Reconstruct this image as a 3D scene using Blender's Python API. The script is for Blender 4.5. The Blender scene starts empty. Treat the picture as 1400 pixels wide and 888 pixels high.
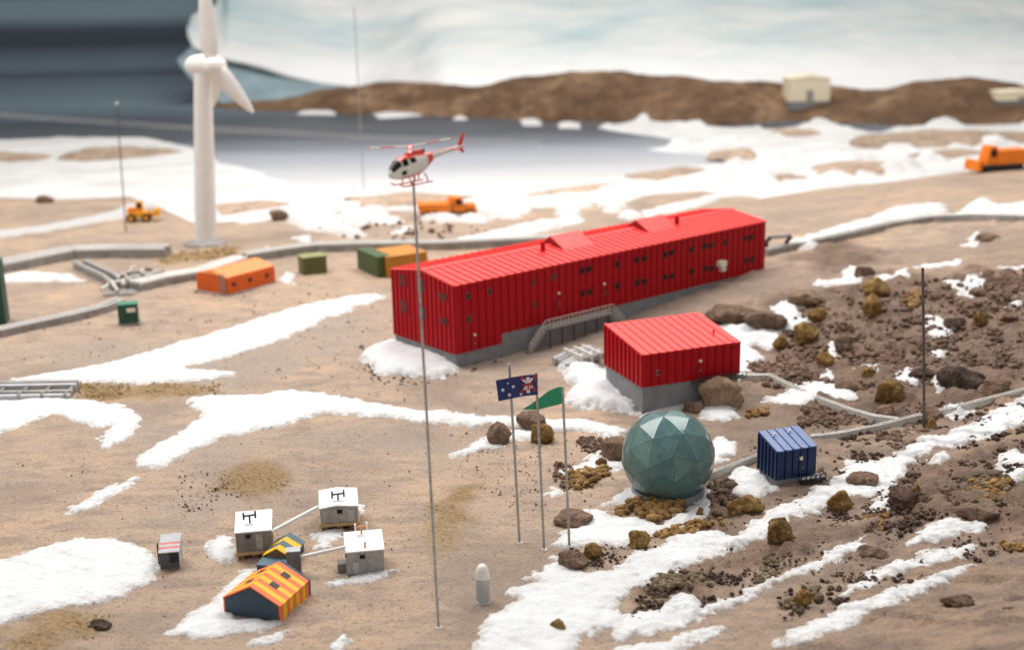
import bpy, bmesh, math, random
import numpy as np
from mathutils import Vector, Matrix, noise as mnoise
random.seed(7)
SC = bpy.context.scene
COL = SC.collection
R = math.radians

# ------------------------------------------------------------------ camera
W0, H0, F0 = 1400.0, 888.0, 1738.0
PITCH, ROLL, CAMZ = R(15.216), R(-1.309), 0.57
_r = np.array([1.0, 0, 0]); _u = np.array([0, math.sin(PITCH), math.cos(PITCH)]); FWD = np.array([0, math.cos(PITCH), -math.sin(PITCH)])
RGT = math.cos(ROLL) * _r + math.sin(ROLL) * _u
UPV = -math.sin(ROLL) * _r + math.cos(ROLL) * _u
cam = bpy.data.objects.new('camera', bpy.data.cameras.new('camera')); COL.objects.link(cam)
m = Matrix.Identity(4)
for i in range(3):
    m[i][0], m[i][1], m[i][2] = RGT[i], UPV[i], -FWD[i]
m[2][3] = CAMZ
cam.matrix_world = m
cam.data.sensor_width = 36; cam.data.lens = 36 * F0 / W0
cam.data.clip_start = 0.02; cam.data.clip_end = 60
cam.data.dof.use_dof = True; cam.data.dof.focus_distance = 1.40; cam.data.dof.aperture_fstop = 4.8
SC.camera = cam

# ------------------------------------------------------------------ world and lamps (gallery light from above, added far fill)
wd = bpy.data.worlds.new('World'); SC.world = wd; wd.use_nodes = True
wd.node_tree.nodes['Background'].inputs[0].default_value = (0.98, 0.98, 1.0, 1)
wd.node_tree.nodes['Background'].inputs[1].default_value = 0.52
def area(name, loc, tgt, sx, sy, e, col=(1, 1, 1)):
    l = bpy.data.lights.new(name, 'AREA'); l.shape = 'RECTANGLE'; l.size = sx; l.size_y = sy; l.energy = e; l.color = col
    o = bpy.data.objects.new(name, l); COL.objects.link(o); o.location = loc
    o.rotation_euler = (Vector(tgt) - Vector(loc)).to_track_quat('-Z', 'Y').to_euler()
    return o
area('gallery_light_left', (-1.3, 2.5, 2.7), (0.0, 1.7, 0), 1.7, 1.5, 88, (1, 0.975, 0.94))
area('gallery_light_right', (1.0, 3.1, 2.9), (0.2, 1.7, 0), 1.5, 1.5, 70, (1, 0.975, 0.94))
area('far_fill_light', (0.3, 6.4, 3.6), (0.2, 5.6, 0), 4.0, 1.6, 100, (1, 0.98, 0.95))  # added fill lamp that brightens the far shore and backdrop
SC.view_settings.view_transform = 'Standard'; SC.view_settings.look = 'None'
SC.view_settings.exposure = 0.0; SC.view_settings.gamma = 1.0; SC.view_settings.use_curve_mapping = False

# ------------------------------------------------------------------ numpy noise, terrain, pixel rays
def _hash(ix, iy, s):
    h = (ix.astype(np.int64) * 374761393 + iy.astype(np.int64) * 668265263 + s * 974634777) & 0xFFFFFFFF
    h = ((h ^ (h >> 13)) * 1274126177) & 0xFFFFFFFF
    h = ((h ^ (h >> 16)) * 2246822519) & 0xFFFFFFFF
    return ((h ^ (h >> 15)) & 0xFFFFFF) / float(0xFFFFFF)
def vn(x, y, s=0):
    x = np.asarray(x, float); y = np.asarray(y, float)
    ix = np.floor(x); iy = np.floor(y); fx = x - ix; fy = y - iy
    fx = fx * fx * fx * (fx * (fx * 6 - 15) + 10); fy = fy * fy * fy * (fy * (fy * 6 - 15) + 10)
    a = _hash(ix, iy, s); b = _hash(ix + 1, iy, s); c = _hash(ix, iy + 1, s); d = _hash(ix + 1, iy + 1, s)
    return (a + (b - a) * fx) * (1 - fy) + (c + (d - c) * fx) * fy
def fbm(x, y, s=0, o=4):
    t = 0; a = 0.5; n = 0
    for i in range(o):
        t = t + a * (vn(x, y, s + i * 17) * 2 - 1); n += a
        x, y = x * 2.03 * 0.966 - y * 2.03 * 0.259, x * 2.03 * 0.259 + y * 2.03 * 0.966; a *= 0.5
    return t / n
def sst(a, b, x):
    t = np.clip((np.asarray(x, float) - a) / (b - a), 0, 1); return t * t * (3 - 2 * t)
def raydir(px, py):
    px = np.asarray(px, float)[..., None]; py = np.asarray(py, float)[..., None]
    return FWD + (px - W0 / 2) / F0 * RGT - (py - H0 / 2) / F0 * UPV
def flat(px, py, z=0.0):
    d = raydir(px, py); t = (z - CAMZ) / d[..., 2]; return d[..., :2] * t[..., None]
SHORE_PX = [(-400, 262), (-60, 262), (0, 260), (90, 262), (175, 258), (235, 280), (262, 292), (340, 290), (430, 280), (520, 276), (600, 276), (740, 272), (830, 262), (900, 252), (960, 248), (1040, 260), (1120, 248), (1200, 240), (1330, 226), (1400, 216), (1800, 190)]
_sp = flat([p[0] for p in SHORE_PX], [p[1] for p in SHORE_PX])
def shore_y(x, y):
    a = np.asarray(x, float) / np.maximum(np.asarray(y, float), 0.3)
    return np.interp(a, _sp[:, 0] / _sp[:, 1], _sp[:, 1])
def hb(x, y):
    x = np.asarray(x, float); y = np.asarray(y, float)
    z = 0.075 * sst(0.34, 1.15, x - 0.10 * (y - 1.35)) * (1 - 0.5 * sst(2.4, 3.6, y))
    z = z + 0.050 * np.exp(-(((x - 0.55) / 0.22) ** 2 + ((y - 0.90) / 0.13) ** 2))
    z = z + 0.034 * sst(0.0, 0.5, x) * sst(1.75, 2.25, y) * (1 - sst(0.5, 0.9, x) * 0.5) * (1 - sst(2.6, 3.2, y))
    z = z + 0.006 * fbm(x / 0.5, y / 0.5, 3, 2) * sst(0.02, 0.2, np.abs(y - 1.9) + 0.05)
    s = shore_y(x, y)
    z = z * (1 - sst(-0.5, 0.05, y - s)) - 0.030 * sst(-0.25, 0.12, y - s)
    return z
def at_np(px, py):
    d = raydir(px, py); t = -CAMZ / d[..., 2]
    for i in range(14):
        p = d[..., :2] * t[..., None]
        tn = (hb(p[..., 0], p[..., 1]) - CAMZ) / d[..., 2]
        t = t + 0.7 * (tn - t)
    p = d * t[..., None]; p[..., 2] += CAMZ
    return p
def at(px, py, dz=0.0):
    p = at_np(np.array(float(px)), np.array(float(py))); return Vector((p[0], p[1], p[2] + dz))
def pt(px, py, Y):
    d = raydir(px, py); t = Y / d[1]; return Vector((d[0] * t, Y, d[2] * t + CAMZ))
def mpp(p):   # metres per photo pixel at a point
    return ((Vector(p) - Vector((0, 0, CAMZ))).dot(Vector(FWD))) / F0

# ------------------------------------------------------------------ materials
MATS = {}
def nodes(name):
    mt = bpy.data.materials.new(name); mt.use_nodes = True; nt = mt.node_tree
    return mt, nt, nt.nodes['Principled BSDF']
def N(nt, t, **k):
    n = nt.nodes.new(t)
    for a, v in k.items():
        if a.startswith('i_'):
            key = a[2:]; key = int(key) if key.isdigit() else key.replace('_', ' ')
            n.inputs[key].default_value = v
        else: setattr(n, a, v)
    return n
def ramp(nt, fac, stops):
    r = nt.nodes.new('ShaderNodeValToRGB'); e = r.color_ramp.elements
    while len(e) < len(stops): e.new(0.5)
    for i, (p, c) in enumerate(stops):
        e[i].position = p; e[i].color = (c[0], c[1], c[2], 1) if not isinstance(c, (int, float)) else (c, c, c, 1)
    nt.links.new(fac, r.inputs[0]); return r.outputs[0]
def mix(nt, fac, a, b, mode='MIX'):
    n = nt.nodes.new('ShaderNodeMix'); n.data_type = 'RGBA'; n.blend_type = mode
    for i, v in ((0, fac), (6, a), (7, b)):
        if isinstance(v, (int, float)): n.inputs[i].default_value = v
        elif isinstance(v, (tuple, list)): n.inputs[i].default_value = (v[0], v[1], v[2], 1)
        else: nt.links.new(v, n.inputs[i])
    return n.outputs[2]
def tex(nt, scale, detail=4, rough=0.6, coord='Object', stretch=None, dist=0.0):
    tc = nt.nodes.new('ShaderNodeTexCoord'); src = tc.outputs[coord]
    if stretch:
        mp = nt.nodes.new('ShaderNodeMapping'); mp.inputs['Scale'].default_value = stretch; nt.links.new(src, mp.inputs[0]); src = mp.outputs[0]
    n = nt.nodes.new('ShaderNodeTexNoise'); n.inputs['Scale'].default_value = scale; n.inputs['Detail'].default_value = detail
    n.inputs['Roughness'].default_value = rough; n.inputs['Distortion'].default_value = dist
    nt.links.new(src, n.inputs['Vector']); return n.outputs['Fac']
def bump(nt, b, h, dist, strength=1.0):
    n = nt.nodes.new('ShaderNodeBump'); n.inputs['Distance'].default_value = dist; n.inputs['Strength'].default_value = strength
    nt.links.new(h, n.inputs['Height'])
    nt.links.new(n.outputs[0], b.inputs['Normal']); return n
def paint(name, col, rough=0.5, var=0.12, spec=0.4, scale=90, bmp=0.0003, dirt=0.0, metal=0.0, coat=0.0):
    if name in MATS: return MATS[name]
    mt, nt, b = nodes(name)
    f = tex(nt, scale, 5, 0.65)
    c = ramp(nt, f, [(0.34, [v * (1 - var) for v in col]), (0.66, [min(1, v * (1 + var)) for v in col])])
    c = mix(nt, ramp(nt, tex(nt, scale * 1.3, 5, 0.7, stretch=(1, 1, 0.12)), [(0.50, 0.0), (0.70, min(0.5, var * 2.2))]), c, [v * 0.55 for v in col])
    if dirt:
        f2 = tex(nt, scale * 0.6, 6, 0.75)
        k = ramp(nt, f2, [(0.56, 0.0), (0.72, dirt)])
        c = mix(nt, k, c, (0.22, 0.16, 0.12))
    nt.links.new(c, b.inputs['Base Color'])
    b.inputs['Roughness'].default_value = rough; b.inputs['Specular IOR Level'].default_value = spec
    b.inputs['Metallic'].default_value = metal; b.inputs['Coat Weight'].default_value = coat; b.inputs['Coat Roughness'].default_value = 0.08
    if bmp: bump(nt, b, tex(nt, scale * 3, 4, 0.6), bmp)
    MATS[name] = mt; return mt
def rockmat(name, c0, c1, c2, scale=60, bd=0.0025):
    if name in MATS: return MATS[name]
    mt, nt, b = nodes(name)
    f = tex(nt, scale, 8, 0.72); g = tex(nt, scale * 5, 6, 0.7)
    c = ramp(nt, f, [(0.38, c0), (0.50, c1), (0.62, c2)])
    c = mix(nt, ramp(nt, g, [(0.38, 0.75), (0.52, 0.0)]), c, [v * 0.45 for v in c0])
    oi = nt.nodes.new('ShaderNodeObjectInfo')
    c = mix(nt, 0.35, c, mix(nt, oi.outputs['Random'], [v * 0.6 for v in c1], [min(1, v * 1.4) for v in c1]))
    nt.links.new(c, b.inputs['Base Color']); b.inputs['Roughness'].default_value = 0.85; b.inputs['Specular IOR Level'].default_value = 0.25
    v = nt.nodes.new('ShaderNodeTexVoronoi'); v.inputs['Scale'].default_value = scale * 5
    tc = nt.nodes.new('ShaderNodeTexCoord'); nt.links.new(tc.outputs['Object'], v.inputs['Vector'])
    mx = nt.nodes.new('ShaderNodeMath'); mx.operation = 'MULTIPLY_ADD'; nt.links.new(v.outputs['Distance'], mx.inputs[0]); mx.inputs[1].default_value = 0.5; nt.links.new(g, mx.inputs[2])
    bump(nt, b, mx.outputs[0], bd)
    MATS[name] = mt; return mt

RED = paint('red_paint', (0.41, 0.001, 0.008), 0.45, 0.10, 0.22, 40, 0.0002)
REDLIT = paint('red_paint_toplit', (0.80, 0.040, 0.032), 0.42, 0.07, 0.35, 40, 0.0002)  # same red as the walls, overhead light on roofs painted into the colour
REDDOORSHADE = paint('dark_red_door_vent_shade', (0.25, 0.002, 0.008), 0.5)
GREY = paint('concrete_grey', (0.23, 0.235, 0.245), 0.7, 0.14, 0.3, 60, 0.0005, 0.25)
DARK = paint('dark_glass', (0.010, 0.009, 0.009), 0.35, 0.3, 0.2, 60, 0)
DFRAME = paint('brown_frame', (0.16, 0.10, 0.075), 0.6)
CREAM = paint('cream_plastic', (0.82, 0.74, 0.60), 0.5)
SILVER = paint('silver_metal', (0.62, 0.62, 0.62), 0.38, 0.2, 0.5, 120, 0.0002, 0, 0.75)
STEEL = paint('pole_steel', (0.42, 0.40, 0.38), 0.5, 0.25, 0.5, 260, 0.0001, 0, 0.45)
DSTEEL = paint('dark_wire', (0.11, 0.09, 0.085), 0.5, 0.3, 0.4, 200, 0, 0, 0.3)
BLUE = paint('blue_paint', (0.011, 0.028, 0.092), 0.4, 0.12, 0.3, 60, 0.0002, 0.08)
BLUEROOF = paint('blue_roof_paint', (0.035, 0.090, 0.27), 0.36, 0.10, 0.5, 60, 0.0002, 0.06)
NAVY = paint('navy_door', (0.006, 0.012, 0.04), 0.4)
BLACK = paint('black_rail', (0.022, 0.020, 0.021), 0.55)
ORANGE = paint('orange_paint', (0.68, 0.105, 0.006), 0.5, 0.08, 0.4, 50)
ORANGER = paint('orange_roof', (0.80, 0.24, 0.06), 0.5, 0.06, 0.4, 50)
TRUCKO = paint('truck_orange', (0.80, 0.20, 0.008), 0.45, 0.12, 0.4, 60)
YELLOW = paint('loader_yellow', (0.85, 0.36, 0.012), 0.45, 0.12, 0.4, 60)
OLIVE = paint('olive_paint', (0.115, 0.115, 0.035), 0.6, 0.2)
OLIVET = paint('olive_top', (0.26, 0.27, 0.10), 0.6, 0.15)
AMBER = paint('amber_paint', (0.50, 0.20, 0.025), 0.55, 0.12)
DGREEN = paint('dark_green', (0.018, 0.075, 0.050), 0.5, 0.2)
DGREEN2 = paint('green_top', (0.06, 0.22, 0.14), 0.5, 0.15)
GCONT = paint('container_green', (0.06, 0.095, 0.03), 0.55, 0.2)
WHITE = paint('white_model', (0.80, 0.78, 0.74), 0.45, 0.04, 0.4, 40, 0.0001)
HUTW = paint('hut_roof_white', (0.84, 0.84, 0.83), 0.55, 0.05, 0.3, 60, 0.0002, 0.06)
HUTG = paint('hut_wall_grey', (0.36, 0.335, 0.305), 0.75, 0.22, 0.25, 130, 0.0005, 0.35)
HUTD = paint('hut_wall_taupe', (0.21, 0.19, 0.17), 0.7, 0.2, 0.25, 110, 0.0005, 0.15)
PALLET = rockmat('pallet_wood', (0.10, 0.045, 0.02), (0.25, 0.14, 0.075), (0.40, 0.26, 0.16), 130, 0.001)
STO = paint('stripe_orange', (0.78, 0.17, 0.050), 0.55, 0.07, 0.3, 120, 0.0002, 0.05)
STY = paint('stripe_yellow', (0.86, 0.47, 0.018), 0.55, 0.06, 0.3, 120, 0.0002, 0.05)
SLATE = paint('slate_blue', (0.040, 0.070, 0.095), 0.55, 0.15, 0.35, 120, 0.0003, 0.06)
SLATEL = paint('slate_blue_light', (0.085, 0.145, 0.18), 0.55, 0.15, 0.35, 120, 0.0003, 0.05)
BRICK = paint('terracotta_end', (0.26, 0.12, 0.07), 0.7)
TAN = paint('tan_edge', (0.50, 0.32, 0.16), 0.7)
BOXG = paint('box_grey', (0.44, 0.44, 0.45), 0.6, 0.1, 0.3, 90, 0.0003, 0.1)
BOXD = paint('box_dark', (0.075, 0.080, 0.085), 0.55, 0.15)
BOXR = paint('box_red_stripe', (0.55, 0.14, 0.12), 0.6)
HELIW = paint('heli_white', (0.80, 0.74, 0.64), 0.35, 0.04, 0.5, 100, 0, 0, 0, 0.2)
HELIR = paint('heli_red', (0.80, 0.055, 0.016), 0.35, 0.06, 0.5, 100, 0, 0, 0, 0.2)
ANTB = paint('antenna_navy', (0.016, 0.026, 0.07), 0.45)
ANTG = paint('antenna_grey', (0.09, 0.095, 0.11), 0.45)
ORSTUB = paint('orange_stub', (0.65, 0.27, 0.10), 0.6)
CONDUIT = paint('conduit_pale', (0.60, 0.57, 0.51), 0.6, 0.12, 0.3, 70, 0.0003, 0.22)
CONDLINE = paint('conduit_pipe', (0.52, 0.50, 0.47), 0.4, 0.2, 0.5, 300, 0, 0, 0.4)
CONDDARK = paint('conduit_gap', (0.07, 0.06, 0.055), 0.7)
CONDG = paint('conduit_grey', (0.30, 0.28, 0.26), 0.6, 0.25, 0.3, 40, 0.0005, 0.5)
FLAGB = paint('flag_blue', (0.013, 0.026, 0.13), 0.45, 0.2, 0.4, 60, 0.0003)
FLAGW = paint('flag_white', (0.72, 0.70, 0.72), 0.5, 0.15, 0.3, 500)
FLAGR = paint('flag_red', (0.36, 0.035, 0.045), 0.5, 0.25, 0.3, 500)
PENN = paint('pennant_green', (0.045, 0.31, 0.15), 0.75, 0.22, 0.15, 500, 0.0004)
CAPW = paint('cap_white', (0.74, 0.70, 0.62), 0.5, 0.05)
CAPG = paint('cap_grey', (0.42, 0.41, 0.39), 0.55, 0.07)
FARHUT = paint('far_cream', (0.86, 0.76, 0.55), 0.6, 0.04)
RUBBER = paint('rubber', (0.016, 0.014, 0.013), 0.8)
ROCKO = rockmat('ochre_rock', (0.065, 0.028, 0.008), (0.35, 0.195, 0.055), (0.68, 0.46, 0.19), 90, 0.005)
ROCKB = rockmat('brown_rock', (0.11, 0.064, 0.043), (0.24, 0.150, 0.102), (0.38, 0.255, 0.18), 60, 0.004)
ROCKT = rockmat('tan_rock', (0.14, 0.085, 0.05), (0.27, 0.18, 0.115), (0.38, 0.27, 0.19), 50, 0.0015)
ROCKD = rockmat('dark_rock', (0.030, 0.020, 0.014), (0.085, 0.055, 0.038), (0.20, 0.135, 0.09), 60, 0.004)
GRAVB = rockmat('gravel_brown', (0.075, 0.044, 0.032), (0.175, 0.105, 0.072), (0.29, 0.19, 0.14), 45, 0.0012)
GRAVO = rockmat('gravel_ochre', (0.11, 0.055, 0.018), (0.30, 0.165, 0.055), (0.46, 0.29, 0.11), 45, 0.0012)
GRAVG = rockmat('gravel_olive', (0.065, 0.045, 0.028), (0.19, 0.135, 0.075), (0.30, 0.23, 0.15), 45, 0.0012)
SANDM = rockmat('sand_grain', (0.22, 0.13, 0.05), (0.42, 0.27, 0.12), (0.58, 0.42, 0.22), 45, 0.001)
CRUMB = rockmat('crumb_dark', (0.030, 0.017, 0.012), (0.085, 0.048, 0.034), (0.16, 0.095, 0.068), 45, 0.0012)

def ground_mat():
    mt, nt, b = nodes('ground_earth')
    big = tex(nt, 5, 6, 0.65, dist=0.6); mid = tex(nt, 26, 7, 0.68, stretch=(0.6, 1.6, 1)); fine = tex(nt, 240, 6, 0.7); spk = tex(nt, 620, 3, 0.6)
    c = ramp(nt, big, [(0.36, (0.41, 0.305, 0.235)), (0.50, (0.56, 0.410, 0.300)), (0.64, (0.66, 0.455, 0.305))])
    c = mix(nt, ramp(nt, mid, [(0.38, 0.85), (0.54, 0.0)]), c, (0.38, 0.285, 0.225))
    wet = N(nt, 'ShaderNodeAttribute', attribute_name='wet'); och = N(nt, 'ShaderNodeAttribute', attribute_name='ochre'); gry = N(nt, 'ShaderNodeAttribute', attribute_name='grey')
    c = mix(nt, gry.outputs['Fac'], c, (0.44, 0.36, 0.30))
    dk = ramp(nt, mid, [(0.36, (0.125, 0.074, 0.050)), (0.62, (0.29, 0.185, 0.125))])
    c = mix(nt, wet.outputs['Fac'], c, dk)
    oc = ramp(nt, fine, [(0.3, (0.20, 0.115, 0.040)), (0.7, (0.50, 0.335, 0.150))])
    c = mix(nt, och.outputs['Fac'], c, oc)
    c = mix(nt, ramp(nt, fine, [(0.32, 0.7), (0.47, 0.0)]), c, (0.15, 0.095, 0.07))
    c = mix(nt, ramp(nt, spk, [(0.62, 0.0), (0.75, 0.45)]), c, (0.46, 0.34, 0.25))
    nt.links.new(c, b.inputs['Base Color'])
    rr = ramp(nt, mid, [(0.3, 0.52), (0.6, 0.80)]); nt.links.new(rr, b.inputs['Roughness'])
    b.inputs['Specular IOR Level'].default_value = 0.35
    ad = N(nt, 'ShaderNodeMath', operation='ADD'); nt.links.new(fine, ad.inputs[0]); nt.links.new(spk, ad.inputs[1])
    bump(nt, b, ad.outputs[0], 0.0035)
    return mt
def snow_mat(name, c0=(0.765, 0.765, 0.765), dirty=0.25, far=False):
    mt, nt, b = nodes(name)
    f = tex(nt, 60, 6, 0.7); g = tex(nt, 420, 5, 0.7); s = tex(nt, 190, 2, 0.5); e = tex(nt, 14, 4, 0.6)
    c = ramp(nt, f, [(0.25, [v * 0.88 for v in c0]), (0.6, c0)])
    if far: c = mix(nt, ramp(nt, tex(nt, 5, 5, 0.65, stretch=(0.6, 1.5, 1)), [(0.38, 0.75), (0.56, 0.0)]), c, (0.55, 0.53, 0.51))  # grey patches paint shadows of the broken far ice into the colour
    c = mix(nt, ramp(nt, s, [(0.70, 0.0), (0.76, dirty)]), c, (0.45, 0.30, 0.16))
    c = mix(nt, ramp(nt, e, [(0.60, 0.0), (0.78, dirty * 0.35)]), c, (0.60, 0.54, 0.48))
    at_ = N(nt, 'ShaderNodeAttribute', attribute_name='rim'); mm = N(nt, 'ShaderNodeMath', operation='MULTIPLY'); nt.links.new(at_.outputs['Fac'], mm.inputs[0])
    nt.links.new(ramp(nt, tex(nt, 150, 5, 0.7), [(0.42, 0.0), (0.62, 0.85)]), mm.inputs[1])
    c = mix(nt, mm.outputs[0], c, (0.38, 0.29, 0.22))
    nt.links.new(c, b.inputs['Base Color']); b.inputs['Roughness'].default_value = 0.8; b.inputs['Specular IOR Level'].default_value = 0.2
    ad = N(nt, 'ShaderNodeMath', operation='ADD'); nt.links.new(f, ad.inputs[0]); nt.links.new(g, ad.inputs[1])
    bump(nt, b, ad.outputs[0], 0.002)
    return mt
GROUND = ground_mat(); SNOW = snow_mat('snow'); SNOWFAR = snow_mat('snow_far', (0.74, 0.73, 0.715), 0.1, True); SNOWICE = snow_mat('slush', (0.55, 0.53, 0.51), 0.3)

# ------------------------------------------------------------------ mesh helpers
class MB:
    def __init__(s): s.v = []; s.f = []
    def add(s, vs, fs):
        n = len(s.v); s.v += [tuple(v) for v in vs]; s.f += [tuple(i + n for i in f) for f in fs]; return s
    def box(s, x0, y0, z0, x1, y1, z1):
        return s.add([(x0, y0, z0), (x1, y0, z0), (x1, y1, z0), (x0, y1, z0), (x0, y0, z1), (x1, y0, z1), (x1, y1, z1), (x0, y1, z1)],
                     [(0, 3, 2, 1), (4, 5, 6, 7), (0, 1, 5, 4), (1, 2, 6, 5), (2, 3, 7, 6), (3, 0, 4, 7)])
    def cbox(s, c, sx, sy, sz): return s.box(c[0] - sx / 2, c[1] - sy / 2, c[2] - sz / 2, c[0] + sx / 2, c[1] + sy / 2, c[2] + sz / 2)
    def hexa(s, b4, t4):   # bottom and top quads, counter-clockwise seen from above
        return s.add(list(b4) + list(t4), [(0, 3, 2, 1), (4, 5, 6, 7), (0, 1, 5, 4), (1, 2, 6, 5), (2, 3, 7, 6), (3, 0, 4, 7)])
    def tube(s, p, r, n=8, r1=None, caps=True):
        p = [Vector(q) for q in p]; r1 = r if r1 is None else r1; base = len(s.v); k = len(p)
        t0 = (p[1] - p[0]).normalized(); a = t0.orthogonal().normalized()
        for i, q in enumerate(p):
            t = (p[min(i + 1, k - 1)] - p[max(i - 1, 0)]).normalized()
            a = (a - t * a.dot(t)).normalized(); b = t.cross(a); rr = r + (r1 - r) * i / (k - 1)
            for j in range(n):
                w = 2 * math.pi * j / n; s.v.append(tuple(q + (a * math.cos(w) + b * math.sin(w)) * rr))
        for i in range(k - 1):
            for j in range(n):
                j2 = (j + 1) % n; s.f.append((base + i * n + j, base + i * n + j2, base + (i + 1) * n + j2, base + (i + 1) * n + j))
        if caps: s.f.append(tuple(base + j for j in range(n))[::-1]); s.f.append(tuple(base + (k - 1) * n + j for j in range(n)))
        return s
    def lathe(s, prof, n=24, c=(0, 0, 0)):
        base = len(s.v)
        for (r, z) in prof:
            for j in range(n):
                w = 2 * math.pi * j / n; s.v.append((c[0] + r * math.cos(w), c[1] + r * math.sin(w), c[2] + z))
        for i in range(len(prof) - 1):
            for j in range(n):
                j2 = (j + 1) % n; s.f.append((base + i * n + j, base + i * n + j2, base + (i + 1) * n + j2, base + (i + 1) * n + j))
        s.f.append(tuple(base + j for j in range(n))[::-1]); s.f.append(tuple(base + (len(prof) - 1) * n + j for j in range(n)))
        return s
    def prism(s, poly, axis, a, b):   # poly in the two other axes, extruded along axis from a to b
        def P(q, t):
            return {'x': (t, q[0], q[1]), 'y': (q[0], t, q[1]), 'z': (q[0], q[1], t)}[axis]
        n = len(poly); fs = [tuple(range(n))[::-1], tuple(range(n, 2 * n))] + [(i, (i + 1) % n, n + (i + 1) % n, n + i) for i in range(n)]
        return s.add([P(q, a) for q in poly] + [P(q, b) for q in poly], fs)
    def mesh(s, name, mat, smooth=False):
        me = bpy.data.meshes.new(name); me.from_pydata(s.v, [], s.f)
        bm = bmesh.new(); bm.from_mesh(me); bmesh.ops.recalc_face_normals(bm, faces=bm.faces); bm.to_mesh(me); bm.free()
        if smooth: me.polygons.foreach_set('use_smooth', [True] * len(me.polygons))
        me.materials.append(mat); return me
    def build(s, name, mat, parent=None, smooth=False, loc=None, rz=0, bevel=0):
        o = link(name, s.mesh(name, mat, smooth), parent)
        if loc is not None: o.location = loc
        o.rotation_euler = (0, 0, rz)
        if bevel:
            md = o.modifiers.new('bevel', 'BEVEL'); md.width = bevel; md.segments = 2; md.limit_method = 'ANGLE'
        if smooth: autosmooth(o)
        return o
def autosmooth(o, ang=40):
    me = o.data
    try: me.set_sharp_from_angle(angle=R(ang))
    except Exception: pass
def link(name, me, parent=None):
    o = bpy.data.objects.new(name, me); COL.objects.link(o)
    if parent: o.parent = parent
    return o
def tag(o, label, cat=None, group=None, kind=None):
    o['label'] = label
    if cat: o['category'] = cat
    if group: o['group'] = group
    if kind: o['kind'] = kind
    return o
def thing(name, label, cat, loc=(0, 0, 0), rz=0, group=None):
    o = bpy.data.objects.new(name, None); COL.objects.link(o); o.location = loc; o.rotation_euler = (0, 0, rz); o.empty_display_size = 0.01
    return tag(o, label, cat, group)
def np_mesh(name, V, Fq, mat, smooth=True):
    me = bpy.data.meshes.new(name); V = np.asarray(V, np.float32); Fq = np.asarray(Fq, np.int32)
    k = Fq.shape[1]
    me.vertices.add(len(V)); me.vertices.foreach_set('co', V.ravel())
    me.loops.add(Fq.size); me.loops.foreach_set('vertex_index', Fq.ravel())
    me.polygons.add(len(Fq)); me.polygons.foreach_set('loop_start', np.arange(0, Fq.size, k, dtype=np.int32))
    me.polygons.foreach_set('loop_total', np.full(len(Fq), k, np.int32))
    me.polygons.foreach_set('use_smooth', np.full(len(Fq), smooth, bool))
    me.update(calc_edges=True); me.materials.append(mat); return me
def grid_faces(ny, nx):
    i = np.arange(ny - 1)[:, None] * nx + np.arange(nx - 1)[None, :]
    return np.stack([i, i + 1, i + nx + 1, i + nx], -1).reshape(-1, 4)

# ------------------------------------------------------------------ ground sheet
def pdist(P, poly):
    """signed distance (positive inside) of points P (n,2) to a closed polygon"""
    poly = np.asarray(poly, float); x, y = P[:, 0], P[:, 1]; d2 = np.full(len(P), 1e9); ins = np.zeros(len(P), bool)
    for i in range(len(poly)):
        a = poly[i]; b = poly[(i + 1) % len(poly)]; e = b - a; w0 = x - a[0]; w1 = y - a[1]
        t = np.clip((w0 * e[0] + w1 * e[1]) / (e @ e + 1e-12), 0, 1)
        d2 = np.minimum(d2, (w0 - e[0] * t) ** 2 + (w1 - e[1] * t) ** 2)
        c = ((a[1] > y) != (b[1] > y)); xx = a[0] + (y - a[1]) / (b[1] - a[1] + 1e-12) * e[0]
        ins ^= c & (x < xx)
    return np.where(ins, 1, -1) * np.sqrt(d2)
def world_poly(px):
    a = np.array(px, float); return at_np(a[:, 0], a[:, 1])[:, :2]
WET = [[(990, 440), (1080, 400), (1200, 372), (1400, 372), (1600, 372), (1600, 560), (1400, 560), (1260, 590), (1120, 585), (1040, 540)],
       [(1130, 700), (1200, 640), (1260, 620), (1420, 585), (1560, 600), (1560, 760), (1400, 735), (1290, 720), (1180, 745)],
       [(830, 800), (960, 770), (1080, 730), (1180, 690), (1190, 735), (1060, 775), (960, 815), (880, 840)],
       [(880, 700), (1000, 665), (1060, 690), (1000, 725), (900, 745)], [(1120, 320), (1220, 360), (1130, 380), (1090, 355)]]
OCH = [[(95, 522), (200, 526), (300, 528), (300, 540), (200, 548), (110, 548), (92, 535)], [(300, 650), (345, 635), (395, 645), (385, 665), (340, 680), (305, 668)],
       [(10, 865), (80, 838), (150, 842), (140, 862), (60, 888), (10, 890)], [(210, 350), (330, 335), (320, 350), (230, 362)], [(590, 690), (650, 660), (640, 740), (600, 760)]]
GRY = [[(620, 500), (760, 455), (900, 412), (1040, 375), (1060, 390), (900, 440), (780, 480), (660, 520)], [(0, 480), (200, 470), (520, 425), (540, 460), (300, 540), (100, 500)], [(170, 560), (260, 600), (560, 590), (640, 620), (420, 610), (200, 640)], [(230, 700), (330, 670), (350, 690), (250, 730)]]
def mask(P, polys, soft):
    mk = np.zeros(len(P))
    for q in polys:
        w = world_poly(q); mk = np.maximum(mk, sst(-soft, soft, pdist(P, w) + soft * 1.2 * fbm(P[:, 0] / soft / 1.5, P[:, 1] / soft / 1.5, 9, 4)))
    return mk
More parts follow.
